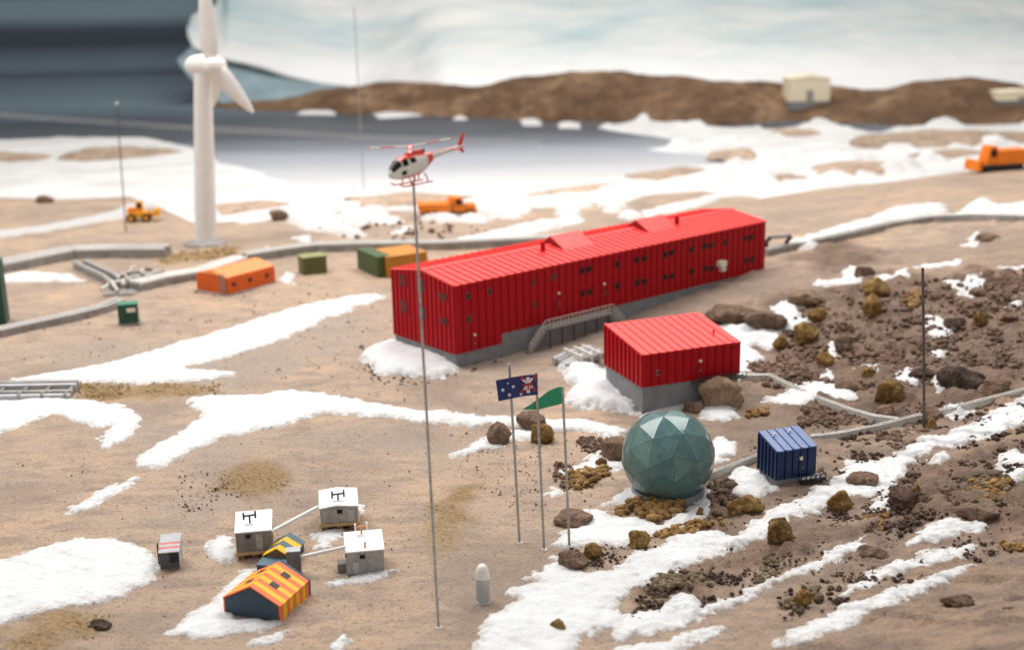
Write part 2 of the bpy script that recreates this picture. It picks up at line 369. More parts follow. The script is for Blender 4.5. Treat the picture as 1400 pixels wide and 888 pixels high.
def detail(x, y, wet, och):
    fade = 1 - sst(2.2, 3.4, y)
    lump = np.maximum(fbm(x / 0.022, y / 0.022, 31, 4), -0.1)
    z = fade * (0.0026 * fbm(x / 0.055, y / 0.045, 21, 5) + 0.0012 * np.maximum(fbm(x / 0.009, y / 0.009, 25, 3), -0.1) + 0.0035 * np.maximum(0, fbm(x / 0.03, y / 0.03, 29, 5) - 0.22) + wet * 0.0125 * lump + och * 0.003 * np.abs(fbm(x / 0.008, y / 0.008, 27, 3)))
    q = (x * 0.45 + y * 0.9); led = fbm(x / 0.16, q / 0.035, 41, 3)          # thin eroded ledges running down the slope
    return z + fade * 0.0035 * sst(0.12, 0.2, led) * (0.3 + sst(0.15, 0.5, x))
def wetness(P):
    x, y = P[:, 0], P[:, 1]
    return np.maximum(mask(P, WET, 0.05), 0.55 * sst(0.12, 0.34, x + 0.06 * fbm(x / 0.12, y / 0.12, 33, 3)) * (1 - sst(1.9, 2.6, y)))
def build_ground():
    ny = 620; k = (1 / 0.55 - 1 / 5.2) / (ny - 1)
    ys = 1 / (1 / 0.55 - k * np.arange(ny))
    cols = np.concatenate([np.linspace(-1.6, -0.47, 60, endpoint=False), np.linspace(-0.47, 0.47, 720), np.linspace(0.47, 1.6, 61)[1:]])
    nx = len(cols)
    Y = np.repeat(ys[:, None], nx, 1); X = cols[None, :] * (Y + 0.15)
    x = X.ravel(); y = Y.ravel(); P = np.stack([x, y], -1)
    near = y < 3.6
    wet = np.zeros(len(P)); och = np.zeros(len(P)); gry = np.zeros(len(P))
    wet[near] = wetness(P[near]); och[near] = mask(P[near], OCH, 0.02); gry[near] = mask(P[near], GRY, 0.05)
    z = hb(x, y)
    z = z + detail(x, y, wet, och)
    me = np_mesh('ground', np.stack([x, y, z], -1), grid_faces(ny, nx), GROUND)
    for n, d in (('wet', wet * 0.95), ('ochre', och * 0.9), ('grey', gry * 0.65)):
        a = me.attributes.new(n, 'FLOAT', 'POINT'); a.data.foreach_set('value', d.astype(np.float32))
    tag(link('ground', me), 'tan and brown modelled earth of the whole station site', 'ground', kind='structure')
build_ground()

# ------------------------------------------------------------------ snow
def snow(px, T=0.005, label=None, mat=None, name='snow_patch', group=None, tau=0.008, rough=1.0, seed=0, step=None):
    w = world_poly(px); c = w.mean(0); dist = math.hypot(c[0], c[1])
    st = step or max(0.0016, 0.0017 * dist * dist / 1.4)
    sy = st * (1.0 if dist < 2 else 1.6)
    lo = w.min(0) - 0.025; hi = w.max(0) + 0.025
    xs = np.arange(lo[0], hi[0], st); ys = np.arange(lo[1], hi[1], sy)
    X, Y = np.meshgrid(xs, ys); P = np.stack([X.ravel(), Y.ravel()], -1)
    k = min(1.6, max(0.7, dist / 1.5)) * rough
    wx = 0.006 * k * fbm(P[:, 0] / 0.03, P[:, 1] / 0.03, 51 + seed, 3); wy = 0.006 * k * fbm(P[:, 0] / 0.03, P[:, 1] / 0.03, 77 + seed, 3)
    d = pdist(P + np.stack([wx, wy], -1), w) + 0.0085 * k * fbm(P[:, 0] / 0.013, P[:, 1] / 0.010, 91 + seed, 5) + 0.004 * k * fbm(P[:, 0] / 0.004, P[:, 1] / 0.004, 95 + seed, 2) + 0.0026 * k
    if T < 0.012: T *= 0.36; tau *= 0.8
    t = np.where(d > 0, T * (1 - np.exp(-d / tau)), d * 0.9)
    t = t + np.where(d > 0, (0.0011 * fbm(P[:, 0] / 0.02, P[:, 1] / 0.02, 11 + seed, 4) + 0.0005 * fbm(P[:, 0] / 0.005, P[:, 1] / 0.005, 13 + seed, 2)) * np.minimum(1, d / 0.006), 0) + 0.001
    t = np.maximum(t, -0.008)
    Z = hb(P[:, 0], P[:, 1]) + t
    if dist < 3.4: Z = Z + 0.78 * detail(P[:, 0], P[:, 1], wetness(P), np.zeros(len(P))) + 0.0003
    Fq = grid_faces(len(ys), len(xs)); keep = (d[Fq] > -0.009 * max(1, st / 0.003)).any(1); Fq = Fq[keep]
    if len(Fq) == 0: return
    u, inv = np.unique(Fq.ravel(), return_inverse=True)
    me = np_mesh(name, np.stack([P[u, 0], P[u, 1], Z[u]], -1), inv.reshape(-1, 4), mat or SNOW)
    ea = me.attributes.new('rim', 'FLOAT', 'POINT'); ea.data.foreach_set('value', np.clip(1 - d[u] / 0.011, 0, 1).astype(np.float32))
    return tag(link(name, me), label, 'snow', group, 'structure')
G1 = 'snow patches on the station ground'
snow([(-60, 770), (0, 768), (60, 748), (105, 735), (150, 738), (195, 748), (213, 768), (215, 778), (200, 795), (165, 812), (150, 820), (95, 828), (45, 842), (0, 853), (-60, 865)], 0.007, 'broad rounded snow field beside the grey box with red stripes')
snow([(-60, 556), (0, 550), (40, 545), (95, 548), (150, 553), (180, 562), (188, 575), (180, 592), (150, 612), (138, 612), (152, 590), (160, 580), (130, 585), (100, 575), (85, 565), (40, 578), (15, 590), (0, 592), (-60, 600)], 0.006, 'hooked snow patch just below the grey pipe rack')
snow([(18, 520), (75, 512), (160, 495), (230, 475), (300, 455), (370, 430), (430, 415), (480, 405), (520, 402), (522, 408), (480, 422), (430, 443), (370, 470), (310, 487), (258, 500), (250, 506), (320, 509), (322, 515), (270, 520), (200, 524), (130, 520), (95, 525), (60, 522)], 0.008, 'long wide snow drift running up toward the two-storey red building')
snow([(255, 548), (290, 541), (340, 540), (400, 536), (460, 543), (520, 556), (580, 562), (640, 568), (690, 573), (740, 576), (800, 575), (840, 583), (850, 592), (845, 598), (800, 590), (760, 589), (690, 581), (640, 580), (580, 577), (520, 570), (495, 566), (450, 562), (420, 570), (370, 585), (330, 592), (290, 603), (250, 620), (215, 636), (190, 640), (188, 632), (215, 612), (250, 590), (275, 575), (285, 562), (262, 558)], 0.008, 'long forked snow drift behind the flagpoles and helicopter wire')
snow([(92, 703), (110, 688), (140, 672), (165, 660), (182, 654), (180, 662), (150, 680), (120, 695)], 0.005, 'short slanting snow sliver on bare tan ground above the snow field')
snow([(498, 492), (505, 478), (530, 470), (560, 474), (590, 482), (615, 490), (624, 508), (600, 517), (560, 516), (520, 513), (506, 503)], 0.014, 'thick snow heap against the gable of the two-storey red building', tau=0.014)
snow([(762, 503), (790, 496), (815, 503), (836, 514), (853, 536), (866, 558), (870, 568), (840, 563), (800, 559), (772, 551), (788, 530), (772, 512)], 0.016, 'thick snow heap against the side of the small red building', tau=0.016)
snow([(872, 571), (900, 555), (940, 548), (962, 546), (985, 548), (1005, 555), (1004, 570), (988, 577), (965, 572), (945, 560), (905, 566)], 0.008, 'snow in front of the small red building beneath its big boulder')
snow([(972, 605), (990, 600), (1004, 608), (1000, 625), (985, 634), (968, 634)], 0.008, 'little snow patch right behind the green radome')
snow([(985, 447), (1030, 440), (1060, 450), (1072, 468), (1050, 475), (1025, 470), (1040, 490), (1030, 505), (1010, 514), (1000, 490), (990, 465)], 0.007, 'snow behind the far corner of the small red building')
snow([(1060, 420), (1090, 411), (1097, 415), (1085, 425), (1108, 438), (1085, 452), (1072, 448), (1070, 436)], 0.006, 'small snow patch beside the ochre boulders above the small red building')
snow([(1045, 549), (1075, 540), (1100, 528), (1135, 510), (1140, 528), (1170, 540), (1168, 550), (1120, 546), (1100, 560), (1060, 556)], 0.007, 'triangular snow patch crossed by the pale conduit')
snow([(998, 652), (1012, 641), (1030, 644), (1050, 664), (1056, 672), (1030, 679), (1004, 676)], 0.010, 'rounded snow lump beside the blue hut')
snow([(800, 700), (815, 695), (835, 706), (870, 709), (900, 716), (930, 709), (950, 690), (974, 664), (972, 690), (940, 722), (900, 731), (880, 741), (850, 748), (810, 746), (770, 749), (755, 746), (775, 728), (803, 716)], 0.008, 'curved snow bank wrapping the foot of the green radome')
snow([(828, 690), (868, 664), (885, 680), (860, 690)], 0.006, 'snow tongue at the radome ring on the flagpole side')
snow([(640, 900), (670, 850), (710, 822), (700, 808), (735, 797), (718, 790), (745, 780), (760, 768), (754, 764), (780, 770), (800, 785), (840, 782), (870, 760), (910, 745), (935, 730), (980, 726), (1010, 735), (1060, 700), (1100, 680), (1145, 660), (1160, 640), (1155, 630), (1200, 632), (1240, 620), (1260, 602), (1290, 598), (1330, 580), (1400, 545), (1500, 520), (1500, 545), (1400, 581), (1330, 606), (1280, 616), (1240, 640), (1225, 665), (1195, 682), (1165, 678), (1130, 690), (1090, 710), (1050, 730), (1000, 750), (940, 775), (880, 800), (840, 820), (836, 836), (860, 848), (800, 872), (740, 915), (640, 940)], 0.007, 'long broad snow strip sweeping past the radome and blue hut')
snow([(1195, 690), (1225, 660), (1220, 690), (1200, 705), (1185, 702)], 0.006, 'snow scrap beside the dark clods on the hillside')
snow([(835, 852), (870, 836), (915, 832), (925, 812), (950, 818), (962, 834), (1000, 820), (1060, 792), (1110, 771), (1185, 735), (1182, 755), (1130, 771), (1080, 791), (1040, 806), (990, 831), (930, 856), (850, 872)], 0.006, 'narrow snow strip below the broad strip, ending at a brown clod')
snow([(1150, 815), (1190, 785), (1230, 770), (1255, 765), (1300, 748), (1330, 745), (1328, 757), (1290, 770), (1255, 780), (1220, 790), (1180, 806)], 0.006, 'ragged snow strip with pebbles along its lower edge')
snow([(1240, 747), (1275, 720), (1310, 710), (1316, 716), (1345, 719), (1320, 727), (1280, 735)], 0.006, 'snow patch against the flat brown slab')
snow([(1062, 886), (1090, 862), (1140, 840), (1200, 815), (1270, 793), (1330, 776), (1330, 780), (1270, 803), (1200, 835), (1130, 865), (1088, 884)], 0.006, 'straight tapering snow strip on the foreground mound')
snow([(815, 900), (880, 880), (920, 874), (955, 862), (990, 858), (985, 866), (940, 880), (900, 905)], 0.005, 'snow scrap at the foot of the foreground slope')
snow([(230, 868), (262, 842), (300, 815), (335, 782), (352, 780), (345, 800), (320, 830), (310, 846), (345, 850), (380, 852), (360, 860), (310, 865), (270, 876)], 0.006, 'snow beside and before the orange and yellow striped hut')
snow([(345, 878), (370, 868), (395, 864), (380, 874), (355, 880)], 0.004, 'thin snow scrap in front of the striped hut')
snow([(450, 797), (480, 790), (520, 778), (540, 778), (525, 787), (490, 797), (460, 799)], 0.004, 'thin snow streak in front of the hut with the orange stub')
snow([(427, 736), (445, 727), (470, 724), (470, 736), (448, 744), (446, 753), (430, 754), (437, 745)], 0.004, 'small snow patch between the white huts')
snow([(287, 740), (300, 733), (316, 736), (322, 755), (316, 766), (297, 766), (290, 756)], 0.006, 'small snow heap at the side of the navy antenna hut')
snow([(484, 690), (494, 692), (492, 708), (486, 706)], 0.005, 'snow scrap behind the grey antenna hut')
snow([(450, 885), (470, 872), (478, 876), (465, 892)], 0.004, 'tiny snow scrap below the striped hut')
snow([(620, 622), (650, 605), (668, 598), (700, 590), (735, 590), (735, 600), (700, 604), (672, 612), (640, 618)], 0.005, 'snow around the brown boulders behind the flagpoles')
snow([(768, 645), (800, 632), (828, 612), (835, 632), (852, 632), (850, 640), (815, 645), (780, 650)], 0.006, 'snow wedge against the brown block beside the radome')
snow([(746, 676), (758, 670), (765, 673), (752, 680)], 0.003, 'tiny snow scrap between the flagpoles')
hill = [[(1115, 388), (1150, 381), (1162, 366), (1172, 372), (1170, 386), (1130, 392)], [(1188, 384), (1235, 374), (1243, 370), (1238, 380), (1200, 386)],
        [(1252, 366), (1262, 362), (1285, 362), (1308, 356), (1308, 362), (1275, 372)], [(1294, 386), (1318, 386), (1340, 376), (1346, 390), (1326, 398)], [(1312, 406), (1330, 402), (1326, 411)],
        [(1266, 436), (1285, 440), (1310, 452), (1290, 460), (1272, 456)], [(1276, 480), (1284, 478), (1292, 487), (1280, 492)], [(1360, 372), (1420, 362), (1420, 368), (1370, 374)], [(1364, 420), (1392, 416), (1388, 422), (1368, 423)],
        [(1190, 505), (1198, 492), (1202, 508), (1195, 513)], [(1228, 520), (1236, 505), (1250, 508), (1246, 528)], [(1172, 507), (1184, 505), (1180, 511)], [(1277, 522), (1298, 518), (1296, 535), (1284, 540)],
        [(1362, 640), (1385, 618), (1400, 622), (1440, 615), (1440, 640), (1380, 655)], [(1274, 634), (1292, 624), (1296, 632), (1280, 637)], [(1320, 340), (1335, 318), (1342, 322), (1335, 338)], [(1132, 484), (1140, 468), (1146, 486), (1138, 498)], [(1290, 562), (1320, 555), (1330, 562), (1300, 572)]]
for i, q in enumerate(hill): snow(q, 0.006, 'small snow scrap among the boulders of the brown hillside', group='snow scraps on the hillside', seed=i)
G2 = 'far snow streaks on the beach'
for i, q in enumerate([[(325, 297), (362, 294), (366, 302), (330, 306)], [(420, 296), (470, 295), (550, 298), (545, 306), (480, 306), (425, 304)], [(605, 332), (660, 319), (720, 306), (790, 295), (797, 303), (700, 327), (640, 336)],
                      [(815, 277), (850, 262), (885, 250), (893, 258), (860, 276), (820, 283)], [(872, 290), (960, 270), (1055, 253), (1052, 262), (960, 281), (885, 297)], [(655, 288), (700, 276), (725, 277), (720, 292), (670, 296)],
                      [(-40, 320), (60, 308), (150, 290), (230, 272), (258, 268), (250, 280), (160, 300), (60, 316), (-40, 330)], [(0, 378), (40, 372), (100, 376), (112, 384), (60, 386), (0, 386)], [(398, 326), (425, 322), (420, 332)], [(535, 320), (560, 308), (562, 320)]]):
    snow(q, 0.008, 'pale snow streak on the far beach beyond the buildings', SNOWFAR if i != 6 else SNOWICE, group=G2, seed=i)
rb = random.Random(21)
for i in range(30):
    x = rb.uniform(400, 900); y = rb.uniform(268, 300) if i % 3 else rb.uniform(300, 332) - max(0, (x - 620) * 0.09); w = rb.uniform(7, 26); h = rb.uniform(2.5, 6)
    snow([(x - w, y + h * 0.2), (x - w * 0.3, y - h), (x + w * 0.6, y - h * 0.8), (x + w, y), (x + w * 0.2, y + h)], 0.014, 'small lumpy snow scrap on the far beach near the dump truck', SNOWFAR, group='snow scraps on the far beach', seed=i + 40)
snow([(1078, 336), (1130, 318), (1180, 305), (1220, 288), (1265, 283), (1292, 281), (1290, 290), (1230, 306), (1160, 324), (1100, 342)], 0.012, 'snow drift along the raised conduit beyond the two-storey building', SNOWFAR)
snow([(1310, 295), (1345, 272), (1352, 282), (1380, 285), (1420, 275), (1420, 298), (1350, 300)], 0.012, 'snow heaped behind the raised conduit on the hill', SNOWFAR)

# ------------------------------------------------------------------ sea, shore ice, far ridge, ice sheet, backdrop
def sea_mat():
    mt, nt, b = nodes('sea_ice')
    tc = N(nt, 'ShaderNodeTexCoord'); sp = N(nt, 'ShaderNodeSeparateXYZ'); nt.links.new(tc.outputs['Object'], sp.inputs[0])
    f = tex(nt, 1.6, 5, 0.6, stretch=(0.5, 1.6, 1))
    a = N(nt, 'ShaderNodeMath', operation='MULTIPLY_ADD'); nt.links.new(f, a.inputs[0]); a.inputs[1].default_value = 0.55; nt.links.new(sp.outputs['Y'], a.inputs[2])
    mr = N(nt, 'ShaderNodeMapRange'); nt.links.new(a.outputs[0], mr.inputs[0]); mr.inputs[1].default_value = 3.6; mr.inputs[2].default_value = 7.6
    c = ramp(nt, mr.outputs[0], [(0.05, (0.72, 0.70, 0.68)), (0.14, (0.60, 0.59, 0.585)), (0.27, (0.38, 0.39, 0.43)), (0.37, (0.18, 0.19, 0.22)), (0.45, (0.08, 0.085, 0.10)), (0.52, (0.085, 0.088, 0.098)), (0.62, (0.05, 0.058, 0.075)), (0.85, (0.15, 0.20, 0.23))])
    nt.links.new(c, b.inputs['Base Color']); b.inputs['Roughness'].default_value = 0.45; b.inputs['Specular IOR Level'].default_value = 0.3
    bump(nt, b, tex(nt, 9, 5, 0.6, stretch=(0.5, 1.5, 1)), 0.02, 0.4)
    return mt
SEAZ = -0.022
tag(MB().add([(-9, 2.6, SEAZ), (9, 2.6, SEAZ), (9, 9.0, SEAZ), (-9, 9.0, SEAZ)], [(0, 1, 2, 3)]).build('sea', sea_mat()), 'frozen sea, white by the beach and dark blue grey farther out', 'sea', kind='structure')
def sheet(px_rows, name, label, mat, zoff=0.0, T=0.012, Z0=SEAZ, seed=0, lump=0.01):
    """low shore ice lying on the sea: pixel polygon on the plane z=Z0"""
    w = flat([p[0] for p in px_rows], [p[1] for p in px_rows], Z0)
    lo = w.min(0) - 0.06; hi = w.max(0) + 0.06; st = max(0.012, (hi[0] - lo[0]) / 260)
    xs = np.arange(lo[0], hi[0], st); ys = np.arange(lo[1], hi[1], st); X, Y = np.meshgrid(xs, ys); P = np.stack([X.ravel(), Y.ravel()], -1)
    d = pdist(P, w) + 0.05 * fbm(P[:, 0] / 0.2, P[:, 1] / 0.2, 61 + seed, 4)
    t = np.where(d > 0, T * (1 - np.exp(-d / 0.03)) + lump * np.maximum(0, fbm(P[:, 0] / 0.12, P[:, 1] / 0.12, 5 + seed, 4)) * np.minimum(1, d / 0.05), d * 0.6)
    Fq = grid_faces(len(ys), len(xs)); Fq = Fq[(d[Fq] > -0.02).any(1)]
    u, inv = np.unique(Fq.ravel(), return_inverse=True)
    me = np_mesh(name, np.stack([P[u, 0], P[u, 1], Z0 + np.maximum(t[u], -0.03)], -1), inv.reshape(-1, 4), mat)
    return tag(link(name, me), label, 'ice', None, 'structure')
sheet([(-300, 196), (0, 193), (100, 190), (200, 189), (265, 202), (330, 232), (420, 252), (520, 262), (640, 262), (780, 256), (860, 240), (1000, 222), (1040, 268), (900, 275), (740, 285), (600, 290), (430, 292), (340, 300), (262, 300), (235, 285), (175, 268), (90, 270), (0, 268), (-300, 272)], 'shore_ice', 'white shore ice between the beach and the wind turbine bay', SNOWFAR)
sheet([(820, 175), (870, 164), (960, 172), (1050, 178), (1110, 172), (1200, 182), (1240, 172), (1400, 172), (1600, 165), (1600, 205), (1400, 225), (1330, 235), (1200, 248), (1080, 262), (1000, 262), (930, 258), (960, 235), (1040, 225), (960, 212), (880, 205), (940, 195)], 'shore_ice', 'broken white shore ice before the brown ridge and orange tracked vehicle', SNOWFAR, lump=0.05, seed=4)
for i, q in enumerate([[(505, 152), (560, 150), (575, 158), (520, 162)], [(615, 154), (640, 153), (640, 164), (620, 164)], [(712, 163), (740, 162), (745, 172), (718, 172)], [(755, 166), (800, 168), (798, 177), (760, 176)], [(405, 150), (460, 150), (455, 157), (410, 156)]]):
    sheet(q, 'ice_floe', 'small white ice floe below the brown ridge', SNOWFAR, seed=i + 9)['group'] = 'ice floes below the ridge'
RIDGE = {}
for i, q in enumerate([[(-120, 205), (0, 206), (60, 210), (40, 216), (-120, 214)], [(85, 212), (120, 203), (180, 200), (250, 204), (200, 210), (110, 216)], [(1115, 228), (1160, 221), (1205, 222), (1190, 229), (1130, 233)], [(1165, 186), (1260, 178), (1420, 182), (1420, 192), (1280, 196), (1190, 196)], [(980, 208), (1020, 204), (1010, 213)], [(1060, 176), (1110, 178), (1090, 183)], [(300, 280), (360, 272), (420, 276), (380, 285), (320, 288)], [(470, 270), (560, 264), (640, 268), (600, 275), (500, 278)], [(690, 266), (760, 258), (830, 252), (800, 262), (740, 270)], [(860, 240), (930, 228), (960, 232), (900, 246)], [(1000, 246), (1080, 238), (1110, 242), (1040, 252)], [(1230, 212), (1300, 204), (1340, 208), (1270, 218)]]):
    w = flat([p[0] for p in q], [p[1] for p in q], 0.0)
    sheet(q, 'sand_bar', 'brown sand bar lying in the white shore ice', rockmat('bar_earth', (0.30, 0.21, 0.15), (0.46, 0.335, 0.245), (0.58, 0.44, 0.33), 8, 0.006), T=0.008, Z0=0.004 if i < 6 else -0.008, seed=i + 20, lump=0.008)['group'] = 'sand bars in the shore ice'
def ridge():
    top = [(285, 142), (340, 139), (400, 135), (470, 119), (520, 112), (600, 115), (660, 119), (700, 108), (780, 98), (850, 100), (950, 110), (1070, 115), (1140, 121), (1190, 123), (1250, 112), (1320, 110), (1400, 118), (1700, 110)]
    bot = [(285, 154), (340, 156), (400, 156), (600, 160), (760, 167), (860, 167), (960, 174), (1080, 165), (1210, 172), (1400, 172), (1700, 168)]
    nx, ny = 420, 40; pxs = np.linspace(285, 1700, nx); V = []
    for px in pxs:
        yb = np.interp(px, [p[0] for p in bot], [p[1] for p in bot]); yt = np.interp(px, [p[0] for p in top], [p[1] for p in top])
        g = flat(px, yb, SEAZ); Y0 = g[1]; Y1 = Y0 + 0.45
        zt = pt(px, yt, Y1).z; a = g[0] / g[1]
        for j in range(ny):
            s = j / (ny - 1) * 1.35; Y = Y0 - 0.02 + 0.47 * s; hgt = math.sin(min(s, 1) * math.pi / 2) ** 0.8
            if s > 1: hgt = 1 - ((s - 1) / 0.35) ** 2 * 0.9
            V.append((a * Y, Y, SEAZ - 0.03 + (zt - SEAZ + 0.03) * hgt))
    RIDGE['V'] = np.array(V)
    V = np.array(V); n = fbm(V[:, 0] / 0.16, V[:, 1] / 0.12, 71, 5)
    V[:, 2] += 0.022 * n * (V[:, 2] > SEAZ); V[:, 1] += 0.03 * fbm(V[:, 0] / 0.1, V[:, 2] / 0.05, 73, 3)
    idx = np.arange(nx * ny).reshape(nx, ny); Fq = np.stack([idx[:-1, :-1], idx[1:, :-1], idx[1:, 1:], idx[:-1, 1:]], -1).reshape(-1, 4)
    mt = rockmat('ridge_earth', (0.060, 0.034, 0.020), (0.175, 0.098, 0.052), (0.40, 0.26, 0.15), 3.2, 0.03)
    tag(link('ridge', np_mesh('ridge', V, Fq, mt)), 'low brown rocky ridge across the bay below the ice sheet', 'ridge', kind='structure')
ridge()
def ice_sheet():
    low = [(256, 42), (263, 57), (278, 66), (300, 74), (380, 94), (480, 110), (560, 140), (900, 150), (1400, 155), (1900, 155)]
    nx, ny = 420, 60; pxs = np.concatenate([np.linspace(256, 330, 60, endpoint=False), np.linspace(330, 1900, 360)]); V = []; CL = []
    for px in pxs:
        yl = np.interp(px, [p[0] for p in low], [p[1] for p in low])
        yt = float(np.interp(px, [256, 262, 275, 296, 312], [36, 22, 14, 8, -70]))
        YY = 7.0 - 0.9 * float(sst(480, 620, px)); A = pt(px, yl, YY); A.z = max(A.z, -0.02); B = pt(px, yt, 8.6 if yt < -40 else 7.4 + 1.2 * float(sst(296, 312, px)))
        V += [tuple(A + Vector((0, 0.30, -0.04))), tuple(A + Vector((0, 0.02, -0.035)))]
        if px > 262:
            Cb = A.copy(); Cb.z = -0.03 + (A.z - 0.05) * max(0, 1 - (px - 262) / 60); CL += [tuple(A + Vector((0, 0.05, -0.03))), tuple(A * 0.5 + Cb * 0.5 + Vector((0, -0.06, 0))), tuple(Cb + Vector((0, -0.35, 0)))]
        for j in range(ny):
            t = j / (ny - 1); p = A.lerp(B, t); p.z += 0.03 * math.sin(min(1, t * 8) * math.pi / 2) - 0.03; V.append(tuple(p))
    V = np.array(V); k = ny + 2
    V[:, 2] += (0.045 * fbm(V[:, 0] / 0.8, V[:, 1] / 0.22, 81, 5) + 0.02 * fbm(V[:, 0] / 0.25, V[:, 1] / 0.1, 83, 3)) * sst(-1.7, -1.3, V[:, 0])
    idx = np.arange(nx * k).reshape(nx, k); Fq = np.stack([idx[:-1, :-1], idx[1:, :-1], idx[1:, 1:], idx[:-1, 1:]], -1).reshape(-1, 4)
    mt, nt, b = nodes('ice_sheet')
    f = tex(nt, 2.2, 6, 0.65, stretch=(0.6, 1.2, 1.6), dist=0.5)
    tc = N(nt, 'ShaderNodeTexCoord'); sp = N(nt, 'ShaderNodeSeparateXYZ'); nt.links.new(tc.outputs['Object'], sp.inputs[0])
    mr = N(nt, 'ShaderNodeMapRange'); nt.links.new(sp.outputs['Z'], mr.inputs[0]); mr.inputs[1].default_value = 0.10; mr.inputs[2].default_value = 0.24
    c = ramp(nt, f, [(0.34, (0.46, 0.57, 0.58)), (0.46, (0.58, 0.64, 0.63)), (0.56, (0.66, 0.68, 0.66)), (0.68, (0.76, 0.75, 0.72))])
    c = mix(nt, mr.outputs[0], (0.84, 0.83, 0.81), c)
    nt.links.new(c, b.inputs['Base Color']); b.inputs['Roughness'].default_value = 0.6; bump(nt, b, f, 0.05, 0.5)
    ci = np.arange(len(CL)).reshape(-1, 3); Fc = np.stack([ci[:-1, :-1], ci[1:, :-1], ci[1:, 1:], ci[:-1, 1:]], -1).reshape(-1, 4)
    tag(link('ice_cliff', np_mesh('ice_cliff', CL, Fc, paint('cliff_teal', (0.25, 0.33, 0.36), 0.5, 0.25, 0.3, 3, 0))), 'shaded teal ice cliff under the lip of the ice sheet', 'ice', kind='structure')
    tag(link('ice_sheet', np_mesh('ice_sheet', V, Fq, mt)), 'pale blue white ice sheet rising behind the brown ridge', 'ice', kind='structure')
ice_sheet()
def backdrop():
    mt, nt, b = nodes('backdrop_paint')
    tc = N(nt, 'ShaderNodeTexCoord'); sp = N(nt, 'ShaderNodeSeparateXYZ'); nt.links.new(tc.outputs['Object'], sp.inputs[0])
    f = tex(nt, 1.1, 5, 0.6, stretch=(0.35, 1, 2.2))
    a = N(nt, 'ShaderNodeMath', operation='MULTIPLY_ADD'); nt.links.new(f, a.inputs[0]); a.inputs[1].default_value = 0.09; nt.links.new(sp.outputs['Z'], a.inputs[2])
    mr = N(nt, 'ShaderNodeMapRange'); nt.links.new(a.outputs[0], mr.inputs[0]); mr.inputs[1].default_value = 0.0; mr.inputs[2].default_value = 0.62
    c = ramp(nt, mr.outputs[0], [(0.0, (0.055, 0.065, 0.085)), (0.16, (0.19, 0.25, 0.28)), (0.30, (0.13, 0.17, 0.20)), (0.42, (0.055, 0.068, 0.088)), (0.56, (0.065, 0.082, 0.105)), (0.70, (0.25, 0.34, 0.375)), (0.86, (0.24, 0.33, 0.36)), (0.95, (0.05, 0.058, 0.07))])
    nt.links.new(c, b.inputs['Base Color']); b.inputs['Roughness'].default_value = 0.6
    tag(MB().box(-9, 9.0, -0.3, 9, 9.06, 2.2).build('backdrop', mt), 'painted backdrop of dark banded blue grey water behind the model', 'backdrop', kind='structure')
backdrop()

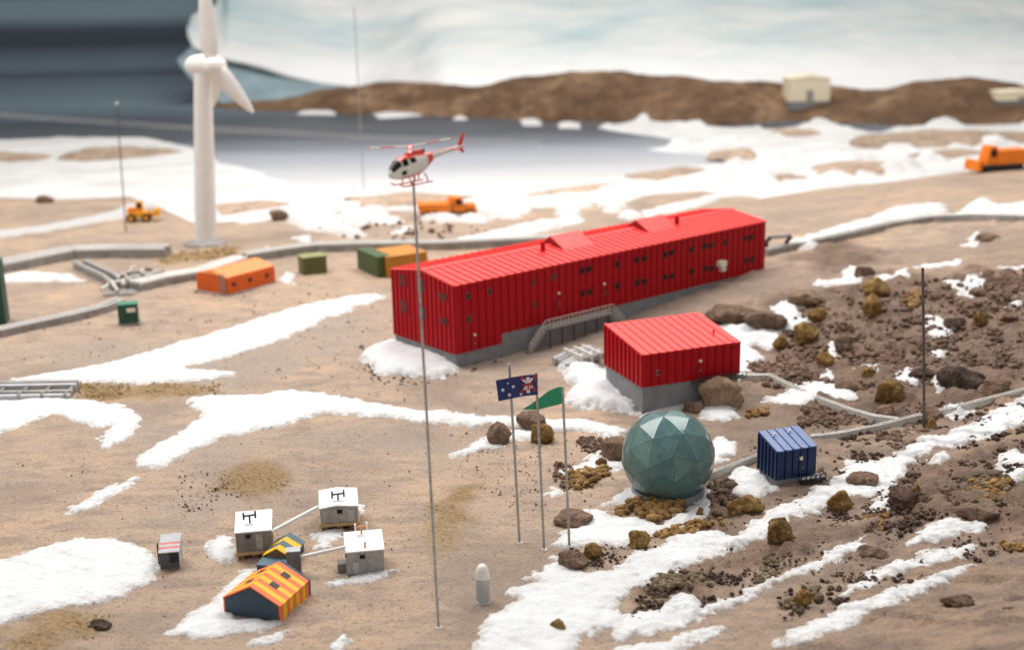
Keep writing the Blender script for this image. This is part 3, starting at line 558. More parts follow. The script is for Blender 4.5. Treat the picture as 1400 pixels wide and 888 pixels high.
# ------------------------------------------------------------------ ribbed sheet-metal buildings
def rib_mesh(name, w, h0, h1, mat, rib=0.0016, th=0.0012, rw=0.22):
    mb = MB(); g = 0.00015
    xr = w * rw; hm = h0 + (h1 - h0) * rw
    def sl(x0, x1, ha, hc, y0, y1):
        mb.hexa([(x0, y0, 0), (x1, y0, 0), (x1, y1, 0), (x0, y1, 0)], [(x0, y0, ha), (x1, y0, hc), (x1, y1, hc), (x0, y1, ha)])
    sl(g, w - g, h0, h1, -th, 0); sl(g, xr, h0, hm, -th - rib, -th)
    return mb.mesh(name, mat)
def plane_hit(px, py, o, n):
    d = Vector(raydir(px, py)); c = Vector((0, 0, CAMZ)); t = (Vector(o) - c).dot(Vector(n)) / d.dot(Vector(n)); return c + d * t
class Bldg:
    """origin at the near ground corner; x along the long wall, y along the gable"""
    def __init__(s, name, label, cat, g, yaw, zl):
        s.g = Vector(g); s.yaw = yaw; s.t = thing(name, label, cat, g, yaw); s.zl = zl
    def w2l(s, p):
        q = Vector(p) - s.g; c, k = math.cos(s.yaw), math.sin(s.yaw); return Vector((q.x * c + q.y * k, -q.x * k + q.y * c, q.z))
    def long(s, px, py, y=0.0):
        n = Vector((math.sin(s.yaw), -math.cos(s.yaw), 0)); o = s.g + Vector((-math.sin(s.yaw), math.cos(s.yaw), 0)) * y; return s.w2l(plane_hit(px, py, o, n))
    def gable(s, px, py):
        n = Vector((-math.cos(s.yaw), -math.sin(s.yaw), 0)); return s.w2l(plane_hit(px, py, s.g, n))
    def window_long(s, px, py, w, h, fr=DFRAME, pane=DARK, proud=0.0022, nx=1, nz=1):
        p = s.long(px, py); f = MB().box(p.x - w / 2, -proud, p.z - h / 2, p.x + w / 2, 0.0, p.z + h / 2).build('window', fr, s.t)
        for i in range(nx):
            for j in range(nz):
                pw = w / nx; ph = h / nz; x0 = p.x - w / 2 + i * pw; z0 = p.z - h / 2 + j * ph
                MB().box(x0 + pw * 0.12, -proud - 0.0003, z0 + ph * 0.1, x0 + pw * 0.88, -proud + 0.0004, z0 + ph * 0.9).build('pane', pane, f)
    def window_gable(s, px, py, w, h, nx, nz):
        p = s.gable(px, py); f = MB().box(-0.0024, p.y - w / 2, p.z - h / 2, 0, p.y + w / 2, p.z + h / 2).build('window', RED, s.t)
        for i in range(nx):
            for j in range(nz):
                pw = w / nx; ph = h / nz; y0 = p.y - w / 2 + i * pw; z0 = p.z - h / 2 + j * ph
                MB().box(-0.0028, y0 + pw * 0.13, z0 + ph * 0.08, -0.0020, y0 + pw * 0.87, z0 + ph * 0.92).build('pane', DARK2, f)
    def door(s, px, py, w, h, mat, lamp=None, lampr=0.0022):
        p = s.long(px, py); d = MB().box(p.x - w / 2, -0.0026, p.z - h / 2, p.x + w / 2, 0, p.z + h / 2).build('door', mat, s.t)
        MB().cbox((p.x + w * 0.3, -0.0032, p.z), w * 0.08, 0.001, w * 0.25).build('handle', SILVER, d)
        if lamp:
            q = s.long(*lamp); MB().lathe([(0.0005, -lampr), (lampr, -lampr * 0.6), (lampr * 1.05, lampr * 0.5), (lampr * 0.5, lampr)], 10, (q.x, -0.0030, q.z)).build('door_lamp', CREAM, s.t, True)
DARK2 = paint('window_brown', (0.040, 0.030, 0.026), 0.35, 0.2, 0.25, 60, 0)
def wall_run(b, n, length, zb, ht, mat, side, Wd, L, split=None):
    """side 0 long wall, 1 gable at x=0, 2 back wall, 3 far gable; ht(t) is the top height at t along the run; zb(t) the bottom"""
    w = length / n; cache = {}
    for i in range(n):
        z0 = zb((i + 0.5) * w); a = ht(i * w) - z0; c = ht((i + 1) * w) - z0
        if abs(ht((i + 0.5) * w) - z0 - (a + c) / 2) > 1e-5:      # ridge inside this panel
            a = c = min(a, c)
        k = (round(a, 5), round(c, 5))
        if k not in cache: cache[k] = rib_mesh('wall_panel', w, a, c, mat)
        o = link('wall_panel', cache[k], b.t)
        if side == 0: o.location = (i * w, 0, z0)
        elif side == 1: o.location = (0, Wd - i * w, z0); o.rotation_euler = (0, 0, -math.pi / 2)
        elif side == 2: o.location = (L - i * w, Wd, z0); o.rotation_euler = (0, 0, math.pi)
        else: o.location = (L, i * w, z0); o.rotation_euler = (0, 0, math.pi / 2)

# --- two-storey red building
gA = at(623.8, 503); sB = gA.y / 2.0; yawB = R(39.45)
zb_ = lambda rel: CAMZ + rel * sB - gA.z
B = Bldg('red_building', 'long two-storey red ribbed building with rows of small dark windows', 'building', gA, yawB, 0)
Lb, Wb = 0.7794 * sB, 0.1744 * sB
eave = zb_(-0.4771); low = zb_(-0.4771 - 0.1150); upp = zb_(-0.4771 - 0.0980); rdg = eave + 0.0125 * sB; stepu = 0.0977 * sB
MB().prism([(0.001, -0.06), (Wb - 0.001, -0.06), (Wb - 0.001, eave - 0.002), (Wb / 2, rdg - 0.002), (0.001, eave - 0.002)], 'x', 0.001, Lb - 0.001).build('wall', RED, B.t)
MB().box(0.0004, 0.0004, -0.08, Lb - 0.0004, Wb - 0.0004, upp + 0.004).build('foundation', GREY, B.t)
zlong = lambda t: low if t < stepu else upp
gtop = lambda t: eave + (rdg - eave) * (1 - abs(t - Wb / 2) / (Wb / 2))
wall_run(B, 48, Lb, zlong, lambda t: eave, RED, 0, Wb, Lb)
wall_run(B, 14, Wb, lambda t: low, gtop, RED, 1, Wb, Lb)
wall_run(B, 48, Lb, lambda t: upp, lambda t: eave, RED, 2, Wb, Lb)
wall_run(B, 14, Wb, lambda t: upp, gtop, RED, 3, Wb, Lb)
def roof_run(b, n, L, y0, z0, y1, z1, mat, flip=False, Wd=0, over=0.003, rib=0.0016):
    w = (L + 2 * over) / n; dy, dz = y1 - y0, z1 - z0; ln = math.hypot(dy, dz); ang = math.atan2(dz, dy); ov = over
    mb = MB(); mb.box(0.0001, -ov, 0, w - 0.0001, ln, 0.0016); mb.box(0.0001, -ov, 0.0016, w * 0.2, ln, 0.0016 + rib)
    me = mb.mesh('roof_panel', mat)
    for i in range(n):
        o = link('roof_panel', me, b.t)
        if not flip: o.location = (-over + i * w, y0, z0); o.rotation_euler = (ang, 0, 0)
        else: o.location = (L + over - i * w, Wd - y0, z0); o.rotation_euler = (ang, 0, math.pi)
roof_run(B, 48, Lb, 0, eave, Wb / 2, rdg, REDLIT)
roof_run(B, 48, Lb, 0, eave, Wb / 2, rdg, REDLIT, True, Wb)
MB().prism([(Wb / 2 - 0.006, rdg + 0.0018), (Wb / 2, rdg + 0.0036), (Wb / 2 + 0.006, rdg + 0.0018)], 'x', -0.003, Lb + 0.003).build('ridge_cap', REDLIT, B.t)
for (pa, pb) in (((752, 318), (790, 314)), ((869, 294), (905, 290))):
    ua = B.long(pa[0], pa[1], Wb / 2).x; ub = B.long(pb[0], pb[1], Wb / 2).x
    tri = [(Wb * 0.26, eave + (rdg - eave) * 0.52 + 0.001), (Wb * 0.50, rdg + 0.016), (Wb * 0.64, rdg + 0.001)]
    rv = MB().prism(tri, 'x', ua, ub + 0.004).build('roof_vent', REDLIT, B.t)
    MB().prism([(Wb * 0.268, eave + (rdg - eave) * 0.53), (Wb * 0.50, rdg + 0.0152), (Wb * 0.632, rdg)], 'x', ua - 0.0012, ua).build('vent_face_shade', REDDOORSHADE, rv)  # thin darker plate painting the shade on the vent's end face
for (px, py) in ((742, 330), (925.5, 293)):
    p = B.long(px, py, Wb * 0.36); MB().tube([(p.x, Wb * 0.36, eave + 0.005), (p.x, Wb * 0.36, eave + 0.026)], 0.0042, 10).build('roof_stack', RED, B.t, True)
ww, wh = 0.0102, 0.0095
for (px, py) in [(638.7, 404.5), (668, 398), (640, 436), (727.6, 385.5), (756, 378.6), (728.6, 416)]: B.window_long(px, py, 0.0075, 0.0108, DFRAME, DARK2, 0.0026)
for (px, py) in [(794.7, 369.5), (804, 367.6), (842, 361), (870, 354.6), (880, 353), (908, 347.7), (916.8, 345), (944.5, 340.8), (962.5, 336), (971, 335), (990, 331), (1018, 325.6), (1026, 324),
                 (795.3, 401), (804.8, 398.8), (842.6, 391), (871, 386), (880, 384), (908, 378.6), (917, 376.7), (945, 370.7), (963.5, 366.6), (972, 366.3), (991, 362), (1018, 356.5), (1026.5, 354.6)]:
    B.window_long(px, py, ww, 0.0102, BLACK, DARK, 0.0028)
for (px, py, nx, nz, w, h) in [(551.8, 383, 2, 2, 0.021, 0.021), (553.5, 418, 2, 2, 0.021, 0.020), (577, 389, 2, 2, 0.021, 0.021), (579, 427, 2, 2, 0.021, 0.020), (607.2, 405, 2, 1, 0.020, 0.0125), (608, 438, 2, 1, 0.020, 0.0125)]: B.window_gable(px, py, w, h, nx, nz)
B.door(645.8, 469, 0.0085, 0.017, REDDOORSHADE, (647.5, 457)); B.door(761.8, 416, 0.0085, 0.018, REDDOORSHADE, (762.4, 400.4)); B.door(824.7, 400, 0.008, 0.017, REDDOORSHADE, (824.4, 387.8))
q = B.long(983, 361); MB().box(q.x - 0.010, -0.012, q.z - 0.002, q.x + 0.008, 0, q.z + 0.007).box(q.x - 0.002, -0.010, q.z - 0.012, q.x + 0.008, -0.0005, q.z - 0.002).build('wall_vent', CREAM, B.t)
# walkway with stairs at both ends
dk = -0.020
p0, p1 = B.long(746, 436, dk), B.long(838, 412, dk); s0 = B.long(724, 470, dk); s1 = B.long(853, 428, dk)
zd = upp - 0.004; wk = MB()
x0, x1 = p0.x, p1.x
wk.box(x0, dk, zd - 0.0025, x1, -0.0035, zd); wk.build('walkway', CONDG, B.t)
def stair(xa, za, xb, zb2):
    m_ = MB(); n = 6
    for y in (dk, -0.004): m_.hexa([(xa, y - 0.0006, za - 0.004), (xb, y - 0.0006, zb2 - 0.004), (xb, y + 0.0006, zb2 - 0.004), (xa, y + 0.0006, za - 0.004)], [(xa, y - 0.0006, za), (xb, y - 0.0006, zb2), (xb, y + 0.0006, zb2), (xa, y + 0.0006, za)])
    st = m_.build('stair', CONDG, B.t)
    for i in range(n):
        t = (i + 0.5) / n; x = xa + (xb - xa) * t; z = za + (zb2 - za) * t
        MB().box(x - 0.002, dk + 0.0007, z - 0.0015, x + 0.002, -0.0047, z - 0.0007).build('tread', CONDG, st)
g0 = min(zd - 0.012, s0.z); g1 = zd - 0.012
gl = lambda x: hb(*(B.g + Vector((math.cos(yawB) * x, math.sin(yawB) * x, 0)))[:2]) - gA.z
stair(s0.x, float(gl(s0.x)), x0, zd); stair(s1.x, float(gl(s1.x)), x1, zd)
rl = MB()
def rail(xa, za, xb, zb2, n):
    for k in (0.007, 0.0145): rl.tube([(xa, dk, za + k), (xb, dk, zb2 + k)], 0.0006, 5)
    for i in range(n + 1):
        t = i / n; x = xa + (xb - xa) * t; z = za + (zb2 - za) * t; rl.tube([(x, dk, z), (x, dk, z + 0.0148)], 0.0007, 5)
rail(x0, zd, x1, zd, 18); rail(s0.x, float(gl(s0.x)), x0, zd, 7); rail(s1.x, float(gl(s1.x)), x1, zd, 4)
rl.build('railing', CONDUIT, B.t)
for x in np.linspace(x0 + 0.01, x1 - 0.01, 6): MB().box(x - 0.001, dk, float(gl(x)) - 0.02, x + 0.001, dk + 0.002, zd - 0.0025).build('walkway_post', CONDDARK, B.t)

# --- small red building
def shed(name, label, nb, sdiv, p, ywdeg, nL, nW, wmat, rmat, fmat):
    g = at(*nb); s = g.y / sdiv; L, Wd, h, h2, ru = [v * s for v in p[2:]]
    b = Bldg(name, label, 'building', g, R(ywdeg), 0); ev = CAMZ + p[1] * s - g.z; bt = ev - h
    MB().prism([(0.001, bt + 0.001), (Wd - 0.001, bt + 0.001), (Wd - 0.001, ev + ru - 0.001), (0.001, ev - 0.001)], 'x', 0.001, L - 0.001).build('wall', wmat, b.t)
    MB().box(0.0006, 0.0006, -0.06, L - 0.0006, Wd - 0.0006, bt + 0.002).build('foundation', fmat, b.t)
    top = lambda t: ev + ru * t / Wd
    wall_run(b, nL, L, lambda t: bt, lambda t: ev, wmat, 0, Wd, L); wall_run(b, nW, Wd, lambda t: bt, lambda t: ev + ru * (1 - t / Wd), wmat, 1, Wd, L)
    wall_run(b, nL, L, lambda t: bt, lambda t: ev + ru, wmat, 2, Wd, L); wall_run(b, nW, Wd, lambda t: bt, top, wmat, 3, Wd, L)
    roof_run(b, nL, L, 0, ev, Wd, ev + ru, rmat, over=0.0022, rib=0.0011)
    return b, L, Wd, ev, bt, ru
S, Ls, Ws, evs, bts, rus = shed('red_building', 'small single-storey red ribbed building with sloping roof on grey base', (878, 565), 1.6, (0.1694, -0.4806, 0.1452, 0.1145, 0.0442, 0.0806, 0.0133), 20.66, 12, 9, RED, REDLIT, GREY)
S.window_long(899.3, 508.5, 0.0052, 0.0075, CONDG, DARK2); S.door(955, 505.5, 0.0068, 0.0145, REDDOORSHADE, (956.2, 492.5))
q = S.long(974.5, 457, Ws * 0.3); MB().tube([(q.x, Ws * 0.28, evs + rus * 0.28), (q.x, Ws * 0.28, evs + rus * 0.28 + 0.0085)], 0.0013, 8).build('roof_stack', RED, S.t)
q0 = S.long(943, 518).x; mb = MB(); zq = bts - 0.0015; mb.box(q0, -0.012, zq - 0.002, Ls + 0.006, -0.003, zq)
mb.build('balcony', CONDDARK, S.t); mb = MB()
for k in (0.0035, 0.0075): mb.tube([(q0, -0.012, zq + k), (Ls + 0.006, -0.012, zq + k)], 0.0005, 5)
for x in np.linspace(q0, Ls + 0.006, 14): mb.tube([(x, -0.012, zq), (x, -0.012, zq + 0.008)], 0.0005, 5)
mb.build('railing', BLACK, S.t)
# --- blue hut
U, Lu, Wu, evu, btu, ruu = shed('blue_hut', 'small blue ribbed metal hut with two silver roof vents', (1060.9, 667.9), 1.35, (0.2956, -0.5230, 0.0488, 0.0394, 0.0343, 0.0450, 0.00997), 18.95, 5, 5, BLUE, BLUEROOF, GREY)
U.door(1093.8, 637.5, 0.0056, 0.0115, NAVY); q = U.long(1094, 625)
MB().box(q.x - 0.0017, -0.0032, q.z - 0.0021, q.x + 0.0017, -0.001, q.z + 0.0021).build('door_lamp', CREAM, U.t)
for (x, y) in ((0.22 * Lu, 0.66 * Wu), (0.66 * Lu, 0.72 * Wu)):
    z = evu + ruu * y / Wu; MB().lathe([(0.0022, 0), (0.0022, 0.003), (0.0014, 0.0035), (0.0014, 0.0055), (0.0004, 0.006)], 12, (x, y, z)).build('roof_vent', SILVER, U.t, True)
mb = MB(); x0u = 0.55 * Lu; x1u = Lu + 0.010; zz = btu - 0.0035
MB().tube([(x0u + 0.001, -0.0065, zz + 0.003), (x1u - 0.001, -0.0065, zz + 0.003)], 0.0026, 12).build('silver_pipe', SILVER, U.t, True)
for k in (0.0, 0.0065): mb.tube([(x0u, -0.0100, zz + k), (x1u, -0.0100, zz + k), (x1u, 0.004, zz + k)], 0.0006, 6)
for x in np.linspace(x0u, x1u, 6): mb.tube([(x, -0.0100, zz - 0.004), (x, -0.0100, zz + 0.0068)], 0.0006, 6)
for y in (-0.005, 0.0, 0.004): mb.tube([(x1u, y, zz - 0.004), (x1u, y, zz + 0.0068)], 0.0006, 6)
mb.box(x0u, -0.0100, zz - 0.0016, x1u, -0.0030, zz - 0.0006); mb.build('railing', BLACK, U.t)

# ------------------------------------------------------------------ radome
def dome_mat():
    mt, nt, b = nodes('radome_teal')
    oi = nt.nodes.new('ShaderNodeObjectInfo'); f = tex(nt, 55, 6, 0.7); g = tex(nt, 300, 3, 0.6)
    c = ramp(nt, f, [(0.38, (0.055, 0.125, 0.122)), (0.62, (0.125, 0.225, 0.205))])
    c = mix(nt, 0.4, c, mix(nt, oi.outputs['Random'], (0.035, 0.10, 0.12), (0.15, 0.235, 0.19)))
    c = mix(nt, ramp(nt, g, [(0.66, 0), (0.74, 0.5)]), c, (0.35, 0.36, 0.25))
    nt.links.new(c, b.inputs['Base Color']); b.inputs['Roughness'].default_value = 0.30; b.inputs['Specular IOR Level'].default_value = 0.22; b.inputs['Coat Weight'].default_value = 0.65; b.inputs['Coat IOR'].default_value = 1.35; b.inputs['Coat Roughness'].default_value = 0.07
    bump(nt, b, tex(nt, 45, 3, 0.5), 0.0012, 0.6)
    return mt
DOME = dome_mat(); SEAM = paint('seam_gold', (0.30, 0.28, 0.16), 0.6, 0.3, 0.3, 300)
gD = at(915, 690); kD = mpp(gD + Vector((0, 0.04, 0.03))); RD = 64.2 * kD
cD = pt(913.5, 622.5, gD.y + 0.040); gz = hb(cD.x, cD.y)
dm = thing('radome', 'glossy teal faceted geodesic dome on a grey ring', 'radome', (cD.x, cD.y, gz))
cz = cD.z - gz
ring_z = cz - RD * 0.72
MB().lathe([(RD * 0.78, -0.02), (RD * 0.78, ring_z - 0.001), (RD * 0.75, ring_z + 0.001), (RD * 0.60, ring_z + 0.001)], 48).build('base_ring', GREY, dm, True)
bm = bmesh.new(); bmesh.ops.create_icosphere(bm, subdivisions=2, radius=RD)
rot = Matrix.Rotation(R(38), 3, 'Z') @ Matrix.Rotation(R(24), 3, 'X') @ Matrix.Rotation(R(12), 3, 'Y')
for fc in bm.faces:
    vs = [rot @ v.co for v in fc.verts]; c = sum(vs, Vector()) / 3
    if c.z < -RD * 0.80: continue
    nrm = c.normalized(); vs = [c + (v - c) * 0.988 for v in vs]
    # slightly pillowed panel: edge midpoints and centre pushed out a little
    def sph(p, k): return p.lerp(p.normalized() * RD, k)
    m01, m12, m20 = [sph((vs[i] + vs[(i + 1) % 3]) / 2, 0.75) for i in range(3)]; cc = sph(c, 0.62)
    P = [vs[0], m01, vs[1], m12, vs[2], m20, cc]; Q = [p * 0.955 for p in P[:6]]
    P = [Vector((p.x, p.y, p.z + cz)) for p in P]; Q = [Vector((p.x, p.y, p.z + cz)) for p in Q]
    fs = [(6, i, (i + 1) % 6) for i in range(6)] + [(i, 7 + i, 7 + (i + 1) % 6, (i + 1) % 6) for i in range(6)]
    MB().add(P + Q, fs).build('facet', DOME, dm, True)
bm.free()
mb = MB(); n = 14; prof = []
for i in range(n + 1):
    a = -math.pi / 2 * 0.55 + (math.pi / 2 * 1.545) * i / n; prof.append((RD * 0.948 * math.cos(a), cz + RD * 0.948 * math.sin(a)))
MB().lathe(prof, 40).build('core', SEAM, dm, True)

# ------------------------------------------------------------------ poles, flags, capsule, helicopter
def pole(name, label, cat, base, top, r, mat, group=None, foot=True, r1=None, n=10):
    b_ = at(*base); t_ = pt(top[0], top[1], b_.y); o = thing(name, label, cat, b_, 0, group)
    v = t_ - b_; MB().tube([(0, 0, -0.015), tuple(v * 0.5), tuple(v)], r, n, r1).build('pole', mat, o, True)
    if foot: MB().lathe([(r * 2.6, -0.003), (r * 2.4, 0.0012), (r * 1.2, 0.0018)], 10).build('foot', mat, o, True)
    return o, b_, t_
pole('flagpole', 'bare thin metal flagpole beside the blue flag', 'flagpole', (711, 742), (696, 497), 0.00135, STEEL)
P2, b2, t2 = pole('flagpole', 'thin metal flagpole flying the blue flag with stars', 'flagpole', (744.5, 751), (732.5, 508), 0.00135, STEEL)
P3, b3, t3 = pole('flagpole', 'thin metal flagpole flying the green pennant', 'flagpole', (779, 748), (769, 528), 0.00135, STEEL)
pole('mast', 'bare dark wire mast standing on the boulder hillside', 'mast', (1264.5, 588), (1261.5, 366), 0.0017, DSTEEL, foot=False)
hp, bh, th_ = pole('support_wire', 'tall thin steel wire holding up the helicopter', 'wire', (600, 858), (565, 247), 0.00125, STEEL, r1=0.0012)
# blue flag: surface point from (a along fly 0..1 from hoist, v up 0..1)
fY = b2.y - 0.0015
fc = [pt(735.2, 539.5, fY), pt(735, 511.5, fY), pt(677.8, 519, fY - 0.004), pt(681.5, 547.5, fY - 0.004)]
def fp(a, v, off=0.0):
    lo = fc[0].lerp(fc[3], a); hi = fc[1].lerp(fc[2], a); p = lo.lerp(hi, v); p.y += 0.0022 * math.sin(a * 4.2) - off; return p
flag = thing('flag', 'dark blue flag with white stars and a red and white cross emblem', 'flag', b2.lerp(t2, 0.9))
fo = flag.location
def patch(pts, off, name, mat, par, th=0.0003):
    a = [fp(x, y, off) - fo for x, y in pts]; b_ = [fp(x, y, off - th) - fo for x, y in pts]; n = len(pts)
    return MB().add(a + b_, [tuple(range(n))[::-1], tuple(range(n, 2 * n))] + [(i, (i + 1) % n, n + (i + 1) % n, n + i) for i in range(n)]).build(name, mat, par)
mb = MB(); nx, ny = 16, 6; V = []
for off in (0.0, 0.0005):
    for i in range(nx + 1):
        for j in range(ny + 1): V.append(fp(i / nx, j / ny, -off) - fo)
k = (nx + 1) * (ny + 1); Fs = []
for i in range(nx):
    for j in range(ny):
        a = i * (ny + 1) + j; Fs += [(a, a + ny + 1, a + ny + 2, a + 1), (k + a, k + a + 1, k + a + ny + 2, k + a + ny + 1)]
mb.add(V, Fs); cloth = mb.build('cloth', FLAGB, flag, True)
def star(cx, cy, r, n=6):
    pts = []
    for i in range(n * 2):
        w = math.pi * i / n + 0.3; q = r if i % 2 == 0 else r * 0.45; pts.append((cx + q * math.cos(w) * 0.48, cy + q * math.sin(w)))
    patch(pts[::-1], 0.0006, 'star', FLAGW, flag)
for (x, y, r) in ((0.86, 0.50, 0.11), (0.71, 0.20, 0.11), (0.60, 0.56, 0.10), (0.42, 0.13, 0.09)): star(x, y, r)
star(0.72, 0.76, 0.06, 5)
E1 = (0.22, 0.55)
def bar(x0, y0, x1, y1, w, off, mat, nm):
    dx, dy = x1 - x0, y1 - y0; l = math.hypot(dx, dy); ux, uy = -dy / l * w, dx / l * w
    patch([(x0 + ux * 0.55, y0 + uy), (x1 + ux * 0.55, y1 + uy), (x1 - ux * 0.55, y1 - uy), (x0 - ux * 0.55, y0 - uy)], off, nm, mat, flag)
bar(0.05, 0.22, 0.40, 0.94, 0.085, 0.0005, FLAGR, 'saltire'); bar(0.05, 0.94, 0.42, 0.18, 0.085, 0.0008, FLAGR, 'saltire')
bar(0.13, 0.40, 0.36, 0.82, 0.045, 0.0011, FLAGW, 'saltire'); bar(0.13, 0.86, 0.34, 0.34, 0.045, 0.0014, FLAGW, 'saltire')
bar(0.235, 0.16, 0.235, 0.92, 0.075, 0.0017, FLAGW, 'cross'); bar(0.235, 0.30, 0.235, 0.66, 0.035, 0.0021, FLAGR, 'cross'); bar(0.10, 0.56, 0.38, 0.56, 0.05, 0.0019, FLAGR, 'cross')
pn = thing('pennant', 'green felt pennant tapering to a point on its pole', 'flag', b3.lerp(t3, 0.95))
pY = b3.y - 0.001; top = [(769.5, 527.8), (760, 529.5), (750, 534), (738, 543), (726, 552), (714.5, 559)]; bot = [(769.5, 551.2), (760, 553.5), (750, 556), (738, 559.3), (726, 559.8), (714.7, 559.4)]
V = []
for off in (0, 0.0007):
    for i in range(6):
        w = 0.002 * math.sin(i * 0.9) + off
        V += [pt(*top[i], pY + w) - pn.location, pt(*bot[i], pY + w) - pn.location]
Fs = []
for i in range(5): a = 2 * i; Fs += [(a, a + 1, a + 3, a + 2), (12 + a, 14 + a, 15 + a, 13 + a), (a, a + 2, 14 + a, 12 + a), (a + 1, 13 + a, 15 + a, a + 3)]
MB().add(V, Fs + [(0, 12, 13, 1), (10, 11, 23, 22)]).build('cloth', PENN, pn)
g = at(660.5, 822); k = mpp(g); cp = thing('capsule_post', 'upright grey cylinder with rounded white cap', 'post', g)
r = 9.6 * k; MB().lathe([(r * 1.15, -0.004), (r * 1.12, 0.0008), (r, 0.0015), (r * 0.99, 36 * k)], 28).build('body', CAPG, cp, True)
MB().lathe([(r * 1.02, 36 * k), (r * 1.0, 40 * k), (r * 0.92, 47 * k), (r * 0.68, 53 * k), (r * 0.35, 55.6 * k), (0.0002, 56 * k)], 28).build('cap', CAPW, cp, True)

def helicopter():
    Y = bh.y; c = pt(566, 226, Y); k = mpp(c)
    o = thing('helicopter', 'orange red and cream toy helicopter balanced on the tall wire', 'helicopter', c)
    o.rotation_euler = (R(2), R(4.5), R(180 + 33))     # local +x is the nose
    Lk = k * 1.02
    # sections: x, zc, half width, half height
    sec = [(40, -7, 0.4, 0.5), (38.5, -6.6, 4, 4), (34, -5, 9, 8.0), (27, -2, 12.2, 12.5), (18, 0, 13.6, 14.6), (6, 0.5, 13.8, 14.6), (-6, 1.2, 13, 13.2), (-16, 3.2, 10, 10), (-24, 6, 6.6, 6.8), (-31, 8, 4.6, 4.6)]
    def S_(x, a, off=0.0):
        xs = [s[0] for s in sec][::-1]; f = lambda i: np.interp(x, xs, [s[i] for s in sec][::-1])
        e = 0.8; ca, sa = math.cos(a), math.sin(a)
        return Vector((x, math.copysign(abs(ca) ** e, ca) * (f(2) + off), f(1) + math.copysign(abs(sa) ** e, sa) * (f(3) + off))) * Lk
    def surf(x0, x1, a0, a1, nx, na, off, name, mat, par=o, close=False):
        V = [S_(x0 + (x1 - x0) * i / nx, a0 + (a1 - a0) * j / na, off) for i in range(nx + 1) for j in range(na + 1)]
        F_ = [(i * (na + 1) + j, (i + 1) * (na + 1) + j, (i + 1) * (na + 1) + j + 1, i * (na + 1) + j + 1) for i in range(nx) for j in range(na)]
        return MB().add(V, F_).build(name, mat, par, True)
    surf(39.9, -31, 0, 2 * math.pi, 34, 32, 0, 'fuselage', HELIW)
    surf(25, -30, R(48), R(132), 20, 10, 0.35, 'roof_cover', HELIR)
    surf(-18, -27, 0, 2 * math.pi, 5, 28, 0.45, 'tail_band', HELIR)
    surf(24, -16, R(228), R(312), 10, 8, 0.4, 'belly_stripe', HELIR)
    surf(36.2, 24.5, R(17), R(87), 10, 8, 0.35, 'windshield', DARK); surf(36.2, 24.5, R(93), R(163), 10, 8, 0.35, 'windshield', DARK)
    for sgn in (0, 1):
        A = lambda d: R(d) if sgn == 0 else R(180 - d)
        surf(22.5, 14.5, A(10), A(52), 5, 5, 0.35, 'side_window', DARK); surf(11, 2.5, A(16), A(52), 5, 5, 0.35, 'side_window', DARK); surf(25.5, 19, A(-26), A(-4), 4, 4, 0.35, 'chin_window', DARK)
    MB().tube([Vector((-29, 0, 7.4)) * Lk, Vector((-52, 0, 10.5)) * Lk, Vector((-79, 0, 13.5)) * Lk], 4.4 * Lk, 14, 2.0 * Lk).build('tail_boom', HELIW, o, True)
    MB().tube([Vector((-30, 0, 10.6)) * Lk, Vector((-66, 0, 14.0)) * Lk], 2.0 * Lk, 8, 1.0 * Lk).build('boom_stripe', HELIR, o, True)
    bx = MB().hexa([tuple(Vector(p) * Lk) for p in ((14, -6, 12.5), (-14, -6, 12), (-14, 6, 12), (14, 6, 12.5))], [tuple(Vector(p) * Lk) for p in ((8, -4, 19.5), (-15, -4.5, 20), (-15, 4.5, 20), (8, 4, 19.5))]); bx.build('engine_cowl', HELIR, o, True, bevel=0.0008)
    MB().tube([Vector((-14, 0, 17)) * Lk, Vector((-18, 0, 17.4)) * Lk], 2.6 * Lk, 12).build('exhaust', BLACK, o, True)
    MB().hexa([tuple(Vector(p) * Lk) for p in ((-69, -0.7, 13), (-77, -0.7, 13), (-77, 0.7, 13), (-69, 0.7, 13))], [tuple(Vector(p) * Lk) for p in ((-79, -0.4, 30), (-83.5, -0.4, 30), (-83.5, 0.4, 30), (-79, 0.4, 30))]).build('fin', HELIR, o)
    MB().hexa([tuple(Vector(p) * Lk) for p in ((-76, -0.4, 4), (-80, -0.4, 4), (-80, 0.4, 4), (-76, 0.4, 4))], [tuple(Vector(p) * Lk) for p in ((-70, -0.7, 13), (-77, -0.7, 13), (-77, 0.7, 13), (-70, 0.7, 13))]).build('lower_fin', HELIR, o)
    MB().box(-66 * Lk, -14 * Lk, 11.4 * Lk, -59 * Lk, 14 * Lk, 12.4 * Lk).build('stabiliser', HELIR, o)
    MB().tube([Vector((-79, -3, 13.4)) * Lk, Vector((-79, 3, 13.4)) * Lk], 1.6 * Lk, 10).build('tail_hub', HELIW, o, True)
    MB().tube([Vector((2, 0, 18)) * Lk, Vector((2, 0, 25)) * Lk], 2.4 * Lk, 12).build('mast', DSTEEL, o, True)
    MB().lathe([(2 * Lk, 23.5 * Lk), (5.2 * Lk, 24 * Lk), (5.2 * Lk, 26.5 * Lk), (2 * Lk, 28 * Lk)], 16, (2 * Lk, 0, 0)).build('rotor_hub', HELIR, o, True)
    inv = o.rotation_euler.to_matrix().inverted()
